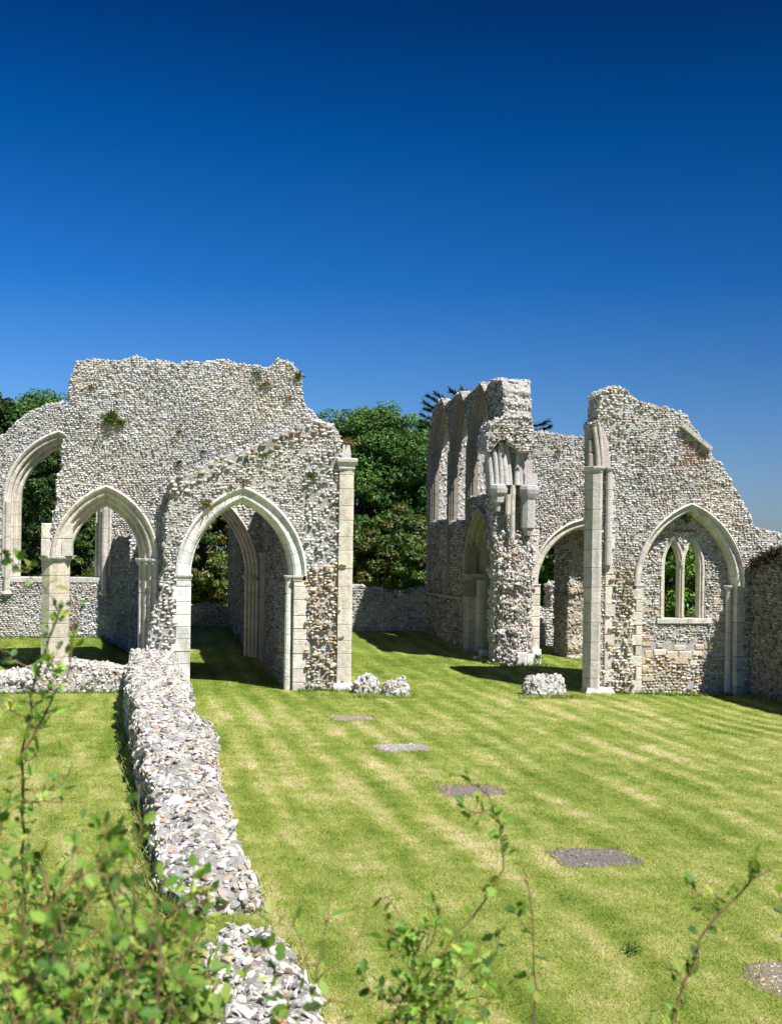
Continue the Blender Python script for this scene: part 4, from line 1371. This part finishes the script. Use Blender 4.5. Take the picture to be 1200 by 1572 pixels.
# ------------------------------------------------------------------ rubble mounds and loose stones
def mound(name, label, px, py, w, d, h, cat='rubble', group='flint rubble stumps on the lawn', pal='flint', dens=300, size=.036):
    P = at_z(px, py, 0.0); z0 = float(gz(P[0], P[1]))
    mb = MB(); rows_ = []
    m, k = 16, 6
    for i in range(k):
        t = i / (k - 1)
        rr = (1 - .5 * t ** 3) if i < k - 1 else .02
        a = np.arange(m) * 2 * math.pi / m
        sq = 1 / np.maximum(np.abs(np.cos(a)), np.abs(np.sin(a))) ** .5
        uu = np.cos(a) * w / 2 * rr * sq * rng.uniform(.8, 1.12, m); vv = np.sin(a) * d / 2 * rr * sq * rng.uniform(.88, 1.1, m)
        Q = P[:2] + uu[:, None] * U2 + (vv[:, None] + d / 2) * V2
        rows_.append(np.column_stack([Q, z0 - .08 + (h * .8 + .08) * min(1, t * 1.25) * (1 + (.16 * np.sin(2 * a + px) + .12 * np.sin(5 * a + py) if i else 0)) + rng.normal(0, .03, m)]))
    rows_ = np.array(rows_)
    F = [[i * m + q, i * m + (q + 1) % m, (i + 1) * m + (q + 1) % m, (i + 1) * m + q] for i in range(k - 1) for q in range(m)]
    mb.add(rows_.reshape(-1, 3), F, MORT, 0)
    tr = []
    for i in range(k - 1):
        for q in range(m):
            a, b, c, e_ = rows_[i, q], rows_[i, (q + 1) % m], rows_[i + 1, (q + 1) % m], rows_[i + 1, q]
            tr += [[a, b, c], [a, c, e_]]
    surf_stones(mb, tr, dens, size, pal, ST1, .02, .75); surf_stones(mb, tr, dens * .25, size * 1.4, 'mixed', ST1, .03, .7)
    return tag(mb.build(name, [M_MORTAR, M_FLINT]), label, cat, group)


mound('rubble_stump', 'left of the two flint rubble stumps beside the foot of the tall end pillar', 565, 1065, .62, .5, .40)
mound('rubble_stump', 'right of the two flint rubble stumps in the gap between the ruins', 610, 1068, .62, .5, .33)
mound('rubble_stump', 'wide flint rubble stump on the grass left of the right pier', 843, 1068, 1.0, .6, .42)


def loose(label, px, py, w, h, group='loose cut stones by the arcade wall'):
    P = at_z(px, py, 0.05); mb = MB()
    c, s_ = math.cos(.4), math.sin(.4)
    poly = [(-w / 2, -w / 2.4), (w / 2, -w / 2.2), (w / 2.1, w / 2), (-w / 2.2, w / 2.1)]
    z0 = float(gz(P[0], P[1])); V = []
    for z, k in ((-.05, 1.05), (h * .85, 1.0), (h, .86)):
        V += [(P[0] + (x * c - y * s_) * k, P[1] + (x * s_ + y * c) * k, z0 + z + .02 * x) for x, y in poly]
    F = [[i * 4 + k, i * 4 + (k + 1) % 4, (i + 1) * 4 + (k + 1) % 4, (i + 1) * 4 + k] for i in range(2) for k in range(4)] + [[8, 9, 10, 11]]
    mb.add(V, F, (.68, .66, .60), 0)
    tag(mb.build('loose_stone', M_ASHLAR), label, 'stone', group)


loose('square pale cut stone lying on grass at the foot of the shaded arcade wall', 742, 1018, .22, .17)
loose('small flat pale stone left of the square cut stone on the grass', 732, 1021, .18, .08)

# ================================================================== VEGETATION
def sky_tree(name, label, px, ytop, Yd, wpx, ybot, pal, **kw):
    P = at(px, ytop, Yd); g = float(gz(P[0], Yd))
    H = P[2] - g; rad = wpx / 2 * Yd / FPX
    bottom = max(.1, at(px, ybot, Yd)[2] - g)
    return tree(name, label, P[0], Yd, H, rad, bottom, pal, **kw)


G_T = 'trees standing behind the ruins'
sky_tree('broadleaf_tree', 'tall dense green tree in the gap between the two ruins', 574, 629, 50, 190, 870, 'mid', nclump=340, nper=330, leaf=.125, group=G_T)
sky_tree('broadleaf_tree', 'lower shoulder tree just left of the lancet wall', 640, 650, 53, 150, 880, 'mid', nclump=240, nper=290, leaf=.13, group=G_T)
sky_tree('shrub', 'olive green bush hanging over the back boundary wall', 610, 785, 44.5, 140, 925, 'olive', nclump=120, nper=170, leaf=.14, cat='bush', group='bushes behind the boundary wall')
sky_tree('shrub', 'dark bush low behind the end pillar and the boundary wall', 540, 815, 46, 120, 925, 'dark', nclump=110, nper=170, leaf=.14, cat='bush', group='bushes behind the boundary wall')
sky_tree('broadleaf_tree', 'dark tree cut off by the left edge behind the chapel wall', -22, 596, 46, 95, 860, 'dark', nclump=280, nper=180, leaf=.16, group=G_T)
sky_tree('broadleaf_tree', 'green treetop rising above the sloping top of the chapel wall', 66, 612, 52, 170, 850, 'mid', nclump=320, nper=230, leaf=.14, group=G_T)
sky_tree('shrub', 'dark green bush filling the large chapel window', 65, 690, 42.5, 150, 930, 'dark', nclump=180, nper=190, leaf=.14, cat='bush', group='bushes seen through the openings')
sky_tree('shrub', 'reddish olive bush seen through the left arch and window', 135, 800, 41.0, 90, 930, 'olive', nclump=90, nper=170, leaf=.13, cat='bush', group='bushes seen through the openings')
sky_tree('shrub', 'yellow green bush seen through both inner arches', 312, 770, 46, 120, 950, 'olive', nclump=240, nper=200, leaf=.14, cat='bush', group='bushes seen through the openings')
sky_tree('broadleaf_tree', 'green tree framed by the half hidden arch beside the right pier', 868, 760, 46, 130, 960, 'mid', nclump=240, nper=190, leaf=.15, group=G_T)
sky_tree('shrub', 'bright green bush filling the twin lancet window', 1046, 800, 36, 160, 1000, 'bright', nclump=230, nper=200, leaf=.12, cat='bush', group='bushes seen through the openings')

mb = MB(); cs_, rs_, cl_ = [], [], []
for i in range(420):
    x = rng.uniform(-26, 16); y = 60 + rng.uniform(-1.5, 1.5); g0 = float(gz(x, y))
    cs_.append(np.array([x, y, g0 + rng.uniform(.1, 3.2 + .8 * math.sin(x))])); rs_.append(rng.uniform(.6, 1.1)); cl_.append(TREEPAL[('mid', 'dark', 'olive')[i % 3]][i % 3])
leaf_cloud(mb, cs_, rs_, 60, .22, cl_)
tag(mb.build('far_wood', M_LEAF), 'far green scrub closing the view behind the ruins', 'wood', kind='stuff')

# monkey puzzle behind the lancet wall
P = at(742, 600, 45); g = float(gz(P[0], 45))
root = thing('monkey_puzzle_tree', 'dark spiky monkey puzzle tree poking above the lancet wall', 'tree', (P[0], 45, g))
mb = MB(); mb.tube([(P[0], 45, g - .2), (P[0] + .05, 45, g + 4), (P[0], 45, P[2] - .5)], [.22, .18, .08], 10, (.14, .12, .10)); mb.build('trunk', M_BARK, root)
mb = MB()
def mp_branch(p0, p1, sag):
    p0, p1 = np.array(p0), np.array(p1)
    t = np.linspace(0, 1, 9)
    Q = p0 + (p1 - p0) * t[:, None] + np.array([0, 0, 1]) * (-sag * np.sin(t * math.pi) + sag * .2 * t ** 2)[:, None]
    mb.tube(Q, np.linspace(.05, .02, 9), 5, (.03, .05, .025))
    tg = (Q[-1] - Q[-2]) / np.linalg.norm(Q[-1] - Q[-2])
    for _ in range(260):
        j = rng.uniform(0, 8); i = min(7, int(j)); b = Q[i] + (Q[i + 1] - Q[i]) * (j - i)
        d = rng.normal(size=3); d -= d @ tg * tg; d /= np.linalg.norm(d); d = d * .75 + tg * .8
        L = rng.uniform(.12, .26); sd = np.cross(d, tg); sd /= np.linalg.norm(sd)
        mb.add([b - sd * .035, b + sd * .035, b + d * L], [[0, 1, 2]], np.array((.022, .045, .022)) * rng.uniform(.7, 1.4), 0)
for (x, y) in ((646, 648), (646, 638), (652, 628), (650, 620), (657, 610), (668, 606), (678, 612), (690, 600), (708, 599), (716, 606), (662, 632), (843, 648), (846, 656), (835, 662), (700, 622)):
    tip = at(x, y, 45 + rng.uniform(-.7, .7))
    mp_branch((P[0], 45, tip[2] - rng.uniform(.1, .5)), tip, rng.uniform(.1, .3))
for _ in range(14):
    a = rng.uniform(0, 6.28); z = rng.uniform(g + 4.5, P[2] - .6)
    mp_branch((P[0], 45, z), (P[0] + 2.0 * math.cos(a), 45 + 2.0 * math.sin(a), z + .1), .25)
mb.build('crown', M_LEAF, root)

# tufts growing on the masonry
def wt(fr, x, y, label, size, d=-.04, **kw):
    s, z = fr.px(x, y); tuft('weed_tuft', label, fr.w(s, d, z), size, **kw)
GRN = ((.08, .15, .025), (.11, .17, .03), (.05, .10, .02)); BRN = ((.22, .17, .07), (.16, .15, .05), (.26, .16, .06)); DRK = ((.04, .075, .03), (.03, .06, .025))
wt(fC, 172, 645, 'largest green weed cushion high on the gable wall face', .26, n=170, pal=GRN)
wt(fC, 186, 650, 'small right end of the green weed cushion on the gable wall', .16, n=90, pal=GRN)
wt(fC, 141, 595, 'small dull green weed near the top left corner of the gable wall', .12, pal=BRN)
wt(fC, 276, 664, 'small dark weed at mid height of the gable wall, left of its middle', .10, pal=DRK)
wt(fC, 310, 694, 'tiny dark weed above the sloping ledge of the gable wall', .08, pal=DRK)
wt(fC, 274, 711, 'dark weed just above the lower end of the sloping ledge', .12, pal=DRK)
wt(fC, 395, 576, 'green weed below the notch near the gable top right', .18, pal=GRN)
wt(fC, 408, 592, 'brown green weed hanging under the top right of the gable', .18, pal=BRN)
wt(fC, 458, 578, 'weed sprouting from the top right corner of the gable wall', .18, pal=GRN)
wt(fC, 443, 612, 'weed in the rough right edge of the gable wall', .15, pal=BRN)
wt(fB, 435, 675, 'straw coloured grass tuft on the sloping ledge above the near arch', .20, d=.1, pal=BRN, n=80)
wt(fB, 404, 700, 'green weed below the sloping ledge of the near arch wall', .16, pal=GRN)
wt(fB, 374, 742, 'yellowish weed on the tip of the near arch', .14, d=-.08, pal=BRN)
wt(fB, 317, 775, 'orange brown weed on the left haunch of the near arch', .20, d=-.08, pal=BRN, n=90)
wt(fB, 355, 750, 'small brown weed left of the near arch tip', .12, d=-.08, pal=BRN)
wt(fB, 475, 732, 'green weed in the cavity right of the near arch', .20, pal=GRN)
wt(fB, 264, 1010, 'green weed low on the flints left of the near arch jamb', .16, pal=GRN)
wt(fB, 537, 682, 'brown weed trailing from the top of the end pillar', .24, d=.2, pal=BRN, n=90)
wt(fB, 478, 653, 'brown grass along the broken top of the near arch wall', .22, d=.3, pal=BRN, n=90)
wt(fH, 806, 688, 'weed above the vault springer on the stump wall', .16, pal=BRN)
wt(fH, 855, 695, 'olive weed on the flints right of the vault springer', .14, pal=BRN)
wt(fH, 818, 1008, 'green weed at the foot of the ragged pier', .16, d=-.3, pal=GRN)
wt(fA, 1055, 797, 'dark weed hanging under the tip of the blocked arch', .20, d=.15, pal=DRK, n=80, droop=1.0)
wt(fA, 980, 730, 'small brown weed on the right gable wall left of the blocked arch', .10, pal=BRN)
wt(fK, 612, 905, 'yellow green weed on top of the back boundary wall', .5, d=.2, pal=GRN, n=120)
wt(fK, 640, 899, 'pale weed beside the lancet wall on the boundary wall top', .4, d=.2, pal=GRN, n=100)
for x, y, lb in ((1160, 868, 'dark red brown plant at the left end of the right side wall top'), (1178, 858, 'red brown plant in the middle of the right side wall top'), (1194, 852, 'dark plant at the right edge on the side wall top')):
    s, z = fS.px(x, y)
    tuft('wall_plant', lb, fS.w(s, .1, z), .34, n=170, pal=((.07, .03, .02), (.05, .045, .02), (.035, .05, .02), (.10, .05, .03)), group='dark plants on the side wall', cat='plant', out=(-U2[0], -U2[1], 0), droop=.6)

# rank grass along wall feet
def foot(label, fr, x0, x1, d, size=.2, n=260, pal=GRN):
    mb = MB(); V, F, C = [], [], []
    s0, s1 = spx(fr, x0, 1050), spx(fr, x1, 1050)
    for i in range(n):
        s = rng.uniform(s0, s1); dd = d + rng.normal(0, .07)
        b = fr.w(s, dd, 0.0); b[2] = float(gz(b[0], b[1])) - .01
        L = size * rng.uniform(.3, 1); dirn = np.array([rng.normal(0, .3), rng.normal(0, .3), 1]); sd = np.array([math.cos(i), math.sin(i), 0]) * .008
        k = len(V); V += [b - sd, b + sd, b + dirn * L]; F.append([k, k + 1, k + 2]); C += [np.array(pal[i % len(pal)]) * rng.uniform(.8, 1.3)] * 3
    mb.add(V, F, np.array(C)); tag(mb.build('rank_grass', M_LEAF), label, 'grass', kind='stuff')
mb = MB(); V, F, C = [], [], []
lg = [(262, 745), (285, 735), (320, 717), (350, 704), (400, 684), (440, 665), (470, 656), (500, 652)]
for i in range(620):
    q = rng.uniform(0, len(lg) - 1.001); j = int(q); t = q - j
    if math.sin(q * 5.1) + math.sin(q * 11.3 + 1) < -.2: continue
    s_, z_ = fB.px(lg[j][0] + (lg[j + 1][0] - lg[j][0]) * t, lg[j][1] + (lg[j + 1][1] - lg[j][1]) * t + rng.uniform(-2, 5))
    b = fB.w(s_, rng.uniform(-.09, .3), z_)
    L_ = rng.uniform(.05, .17); dr = np.array([rng.normal(0, .4), rng.normal(-.2, .4), rng.uniform(.2, 1)]); sd_ = np.array([math.cos(i), math.sin(i), 0]) * .008
    k = len(V); V += [b - sd_, b + sd_, b + dr * L_]; F.append([k, k + 1, k + 2]); C += [np.array(BRN[i % 3]) * rng.uniform(.7, 1.5)] * 3
mb.add(V, F, np.array(C)); tag(mb.build('dry_grass', M_LEAF), 'dry brown grass along the sloping ledge of the near arch wall', 'grass', kind='stuff')
foot('uncut grass along the foot of the right pier and window wall', fA, 885, 1120, -.16, .16, 900)
foot('uncut grass along the foot of the near arch wall pillar', fB, 455, 535, -.22, .14, 350)
foot('uncut grass along the foot of the far chapel wall', fF, -20, 235, -.12, .18, 700)
foot('uncut grass along the foot of the low cross wall', fC, -20, 200, -.5, .14, 700)

def verge(label, path, size, n, pal=GRN, spread=.07):
    mb = MB(); V, F, C = [], [], []
    path = np.asarray(path)[:, :2]
    for i in range(n):
        q = rng.uniform(0, len(path) - 1.001); j = int(q)
        p = path[j] + (path[j + 1] - path[j]) * (q - j) + rng.normal(0, spread, 2)
        b = np.array([p[0], p[1], float(gz(p[0], p[1])) - .01])
        L = size * rng.uniform(.3, 1); dr = np.array([rng.normal(0, .35), rng.normal(0, .35), 1]); a_ = rng.uniform(0, 6.3); sd = np.array([math.cos(a_), math.sin(a_), 0]) * rng.uniform(.003, .008)
        k = len(V); V += [b - sd, b + sd, b + dr * L * .6 + sd * .5, b + dr * L + np.array([dr[0], dr[1], 0]) * L * .4]; F.append([k, k + 1, k + 2, k + 3])
        C += [np.array(pal[rng.integers(len(pal))]) * rng.uniform(.8, 1.6)] * 4
    mb.add(V, F, np.array(C)); tag(mb.build('rank_grass', M_LEAF), label, 'grass', kind='stuff')
DG = ((.40, .33, .16), (.34, .32, .12), (.22, .27, .06), (.46, .37, .2))
for i, sp in enumerate(slabP):
    a = np.linspace(0, 2 * math.pi, 25); sq = 1 / np.maximum(np.abs(np.cos(a)), np.abs(np.sin(a))) ** .75
    rim = [np.array([*(sp[:2] + math.cos(q) * .44 * k * U2 + math.sin(q) * .365 * k * V2), 0]) for q, k in zip(a, sq)]
    verge('dry grass creeping over the edges of a stone pad in the lawn', rim, .055, 420, DG, .035)
Nl = [at_z(l, y + 2, z) - np.array([.10, 0, 0]) for y, l, r, z in ROWS_N]; Nr = [at_z(r, y, z) + np.array([.09, 0, 0]) for y, l, r, z in ROWS_N]
VG = ((.16, .24, .045), (.22, .28, .06), (.34, .31, .12), (.12, .20, .035))
verge('longer grass along the shaded left foot of the long low wall', Nl, .20, 1500, VG)
verge('longer grass along the right foot of the long low wall', Nr, .11, 900, VG, .06)
Sl = [at_z(x, y, z) for y, x, r, z in ROWS_S]; Sr = [at_z(r, y, z) + np.array([.07, 0, 0]) for y, x, r, z in ROWS_S]
verge('longer grass round the detached wall stump', Sl[::-1] + Sr, .12, 900, VG, .06)
verge('straggling grass round the two flint rubble stumps', [at_z(x, 1071, 0) for x in (538, 560, 590, 640)], .15, 420, VG, .06)
verge('straggling grass round the wide rubble stump', [at_z(x, 1073, 0) for x in (800, 830, 860, 895)], .15, 420, VG, .06)
verge('grass along the foot of the springer wall and lancet wall', [fG.w(Gs(660), -.1, 0), fG.w(Gs(715), -.1, 0), fG.w(Gs(757), -.1, 0), fH.w(spx(fH, 765, 1000), -.5, 0), fH.w(spx(fH, 830, 1000), -.55, 0)], .14, 900, VG, .07)
verge('grass along the foot of the shaded side wall at the right edge', [fS.w(-V_A, -.1, 0), fS.w(-(V_A - 3), -.1, 0)], .16, 500, VG, .07)
for (x, y, lb) in ((968, 1462, 'dark green broad leaved weed in the lawn below the widest pad'),):
    p_ = at_z(x, y, 0.02); tuft('lawn_weed', lb, p_, .10, n=40, pal=((.05, .12, .03), (.08, .16, .04)), group='weeds in the lawn', out=(0, 0, .3))

# ================================================================== FOREGROUND SHRUBS (close to the camera, on the bank)
def shrub(label, stems, L, group='shrub stems in front of the viewer', name='shrub', side_twigs=0):
    b = np.asarray(stems[0]['pts'][0]); Yb = stems[0]['Y']
    P0 = at(b[0], b[1], Yb)
    root = thing(name, label, 'shrub', (P0[0], Yb, float(gz(P0[0], Yb))), group)
    st, lv = MB(), MB()
    for s in stems:
        pts = [at(x, y, s['Y'] + s.get('dy', 0) * i / max(1, len(s['pts']) - 1)) for i, (x, y) in enumerate(s['pts'])]
        if s.get('root', True):
            g0 = pts[0]
            gy_ = g0[1]
            pts = [np.array([g0[0] + rng.normal(0, .03), gy_, float(gz(g0[0], gy_)) - .05])] + pts
            off = None
        spray(st, lv, pts, s.get('r', .004), int(s.get('n', 20) * 1.35), L, .42 if s.get('root', True) else .08)
        pts_ = np.array(pts)
        for q in range(s.get('twigs', 0)):
            i = rng.integers(1 if s.get('root', True) else 0, len(pts_) - 1); b0 = pts_[i] + (pts_[i + 1] - pts_[i]) * (rng.random() if i > 0 else rng.uniform(.75, 1))
            d = rng.normal(size=3) * np.array([1, .6, .5]) + np.array([0, 0, .7]); d /= np.linalg.norm(d)
            ln = s.get('tl', .16) * rng.uniform(.5, 1.2)
            spray(st, lv, [b0, b0 + d * ln * .5 + rng.normal(0, .01, 3), b0 + d * ln + np.array([0, 0, .02])], .0014, int(s.get('tn', 9) * 1.35), L)
    st.build('stem', M_TWIG, root); lv.build('leaves', M_SHRUB, root)
    return root


shrub('tall leafy stem at the far left, its red tip crossing the octagonal pier', [
    dict(pts=[(30, 1600), (36, 1420), (38, 1270), (36, 1150), (50, 1060), (72, 985), (92, 930)], Y=2.5, r=.006, n=60, twigs=12, tl=.15, tn=9),
    dict(pts=[(36, 1150), (70, 1090), (110, 1030), (118, 905)], Y=2.5, r=.003, n=18, root=False)], .025)
shrub('slim stem with a pale tip standing against the shadow of the long low wall', [
    dict(pts=[(196, 1600), (205, 1450), (208, 1330), (213, 1260), (217, 1205)], Y=2.3, r=.004, n=26, twigs=4, tl=.08, tn=5)], .030)
stems = []
for i in range(17):
    x0 = rng.uniform(-60, 330); top = rng.uniform(1290, 1500) + max(0, x0 - 150) * .35
    x1 = x0 + rng.normal(0, 45)
    stems.append(dict(pts=[(x0, 1700), (x0 * .6 + x1 * .4, (1700 + top) / 2), (x1, top)], Y=rng.uniform(1.9, 2.9), r=.002, n=30, twigs=7, tl=.12, tn=10))
for pts_, Y_ in (([(205, 1700), (190, 1520), (182, 1400), (150, 1310)], 2.0), ([(110, 1700), (100, 1500), (60, 1330)], 2.2), ([(300, 1700), (270, 1560), (230, 1470)], 2.1)):
    stems.append(dict(pts=pts_, Y=Y_, r=.0055, n=30, twigs=5, tl=.1, tn=8))
shrub('dense mass of blurred green and yellow leaves filling the bottom left corner', stems, .0255)
stems = []
for i in range(8):
    x0 = rng.uniform(20, 260); top = rng.uniform(1300, 1420)
    stems.append(dict(pts=[(x0, 1700), (x0 + rng.normal(0, 30), 1500), (x0 + rng.normal(0, 50), top)], Y=rng.uniform(1.35, 1.7), r=.003, n=16, twigs=2, tl=.08, tn=6))
shrub('nearest and most blurred leafy stems low at the left', stems, .023)
shrub('bushy shrub at the bottom centre with a stem leaning up to the right', [
    dict(pts=[(600, 1640), (640, 1520), (690, 1450), (735, 1395), (772, 1330), (768, 1262), (745, 1210)], Y=2.4, r=.0045, n=38, twigs=3, tl=.10, tn=6),
    dict(pts=[(560, 1640), (600, 1560), (645, 1490), (658, 1430)], Y=2.4, r=.003, n=34, twigs=8, tl=.1, tn=8),
    dict(pts=[(600, 1640), (628, 1590), (655, 1545), (690, 1520)], Y=2.35, r=.003, n=30, twigs=6, tl=.1, tn=8),
    dict(pts=[(690, 1640), (680, 1560), (690, 1500), (705, 1470)], Y=2.3, r=.003, n=30, twigs=7, tl=.1, tn=8),
    dict(pts=[(620, 1640), (640, 1570), (670, 1520)], Y=2.5, r=.003, n=30, twigs=7, tl=.1, tn=8),
    dict(pts=[(760, 1640), (742, 1560), (728, 1500)], Y=2.4, r=.003, n=26, twigs=5, tl=.09, tn=8)], .0245)
shrub('straight reddish stem with few leaves right of the bottom centre shrub', [
    dict(pts=[(822, 1650), (822, 1540), (818, 1440), (812, 1385), (805, 1330)], Y=2.4, r=.0035, n=17, twigs=1, tl=.07, tn=4)], .034)
shrub('dark branch slanting up to the right in the bottom right corner', [
    dict(pts=[(1010, 1650), (1040, 1540), (1075, 1440), (1115, 1385), (1160, 1350), (1185, 1335)], Y=2.3, r=.0052, n=34, twigs=6, tl=.07, tn=5)], .027)
shrub('sprig of green leaves cut off by the right edge', [
    dict(pts=[(1260, 1660), (1235, 1500), (1212, 1420), (1195, 1370)], Y=2.2, r=.004, n=14, twigs=2, tl=.08, tn=5)], .027)
shrub('thin wispy stems over the lawn between the wall stump and the centre shrub', [
    dict(pts=[(470, 1650), (478, 1540), (490, 1460), (515, 1350)], Y=2.1, r=.0018, n=10, twigs=3, tl=.12, tn=3),
    dict(pts=[(500, 1650), (520, 1560), (560, 1490)], Y=2.2, r=.0018, n=8, twigs=1, tn=3)], .028)
shrub('leafy sprays drooping over the stump of low wall at the bottom', [
    dict(pts=[(330, 1680), (345, 1570), (370, 1490), (400, 1450)], Y=2.2, r=.003, n=20, twigs=3, tl=.1, tn=6),
    dict(pts=[(400, 1680), (420, 1590), (450, 1540)], Y=2.2, r=.003, n=16, twigs=3, tl=.1, tn=5)], .034)

# ================================================================== LIGHT, SKY, CAMERA
EL, AZ = R(56), R(42)
to_sun = Vector((math.sin(AZ) * math.cos(EL), -math.cos(AZ) * math.cos(EL), math.sin(EL)))
sd = bpy.data.lights.new('sun', 'SUN'); sd.energy = 4.6; sd.angle = R(.5); sd.color = (1.0, .975, .94)
so = bpy.data.objects.new('sun', sd); COL.objects.link(so)
so.rotation_euler = to_sun.to_track_quat('Z', 'Y').to_euler(); so.location = (20, -30, 40)

w = bpy.data.worlds.new('World'); scene.world = w; w.use_nodes = True
nt = w.node_tree; bg = nt.nodes['Background']
sky = nt.nodes.new('ShaderNodeTexSky'); sky.sky_type = 'NISHITA'; sky.sun_disc = False
sky.sun_elevation = EL; sky.sun_rotation = math.pi - AZ
sky.altitude = 0; sky.air_density = 1.0; sky.dust_density = .6; sky.ozone_density = 2.5
SKY_STR = .09
# clear polarised sky: deepen towards the zenith (a function of direction only)
tc = nt.nodes.new('ShaderNodeTexCoord'); sx = nt.nodes.new('ShaderNodeSeparateXYZ'); nt.links.new(tc.outputs['Generated'], sx.inputs[0])
rp = nt.nodes.new('ShaderNodeValToRGB'); e = rp.color_ramp.elements
stops = [(0.0, (.46, .55, .80)), (.06, (.36, .51, .79)), (.12, (.24, .455, .755)), (.22, (.055, .325, .69)), (.33, (.005, .225, .53)), (.42, (.003, .118, .33)), (1.0, (.003, .11, .31))]
while len(e) < len(stops): e.new(.5)
for el, (p, c) in zip(e, stops): el.position = p; el.color = (*c, 1)
nt.links.new(sx.outputs[2], rp.inputs[0])
mx = nt.nodes.new('ShaderNodeMix'); mx.data_type = 'RGBA'; mx.blend_type = 'MULTIPLY'; mx.inputs[0].default_value = 1
nt.links.new(sky.outputs[0], mx.inputs[6]); nt.links.new(rp.outputs[0], mx.inputs[7])
mr = nt.nodes.new('ShaderNodeMapRange'); mr.inputs[1].default_value = -.4; mr.inputs[2].default_value = .4; mr.inputs[3].default_value = 1.1; mr.inputs[4].default_value = .72
nt.links.new(sx.outputs[0], mr.inputs[0])
m2 = nt.nodes.new('ShaderNodeMix'); m2.data_type = 'RGBA'; m2.blend_type = 'MULTIPLY'; m2.inputs[0].default_value = 1
nt.links.new(mx.outputs[2], m2.inputs[6]); nt.links.new(mr.outputs[0], m2.inputs[7])
nt.links.new(m2.outputs[2], bg.inputs['Color']); bg.inputs['Strength'].default_value = SKY_STR

cd = bpy.data.cameras.new('camera'); co = bpy.data.objects.new('camera', cd); COL.objects.link(co)
cd.sensor_fit = 'VERTICAL'; cd.sensor_height = 36; cd.sensor_width = 36 * 1200 / 1572
cd.lens = FPX / 1572 * 36; cd.shift_y = (CY - 786) / 1572; cd.shift_x = 0
c, s = math.cos(ROLL), math.sin(ROLL)
# shift happens along the rolled image axes; keep the optical axis on the pixel (600,845)
co.matrix_world = Matrix(((c, -s, 0, 0), (0, 0, -1, 0), (s, c, 0, HCAM), (0, 0, 0, 1)))
cd.clip_start = .05; cd.clip_end = 3000
cd.dof.use_dof = True; cd.dof.focus_distance = 24; cd.dof.aperture_fstop = 7.0
scene.camera = co
vs = scene.view_settings
vs.view_transform = 'Standard'; vs.look = 'None'; vs.gamma = 1; vs.exposure = .83
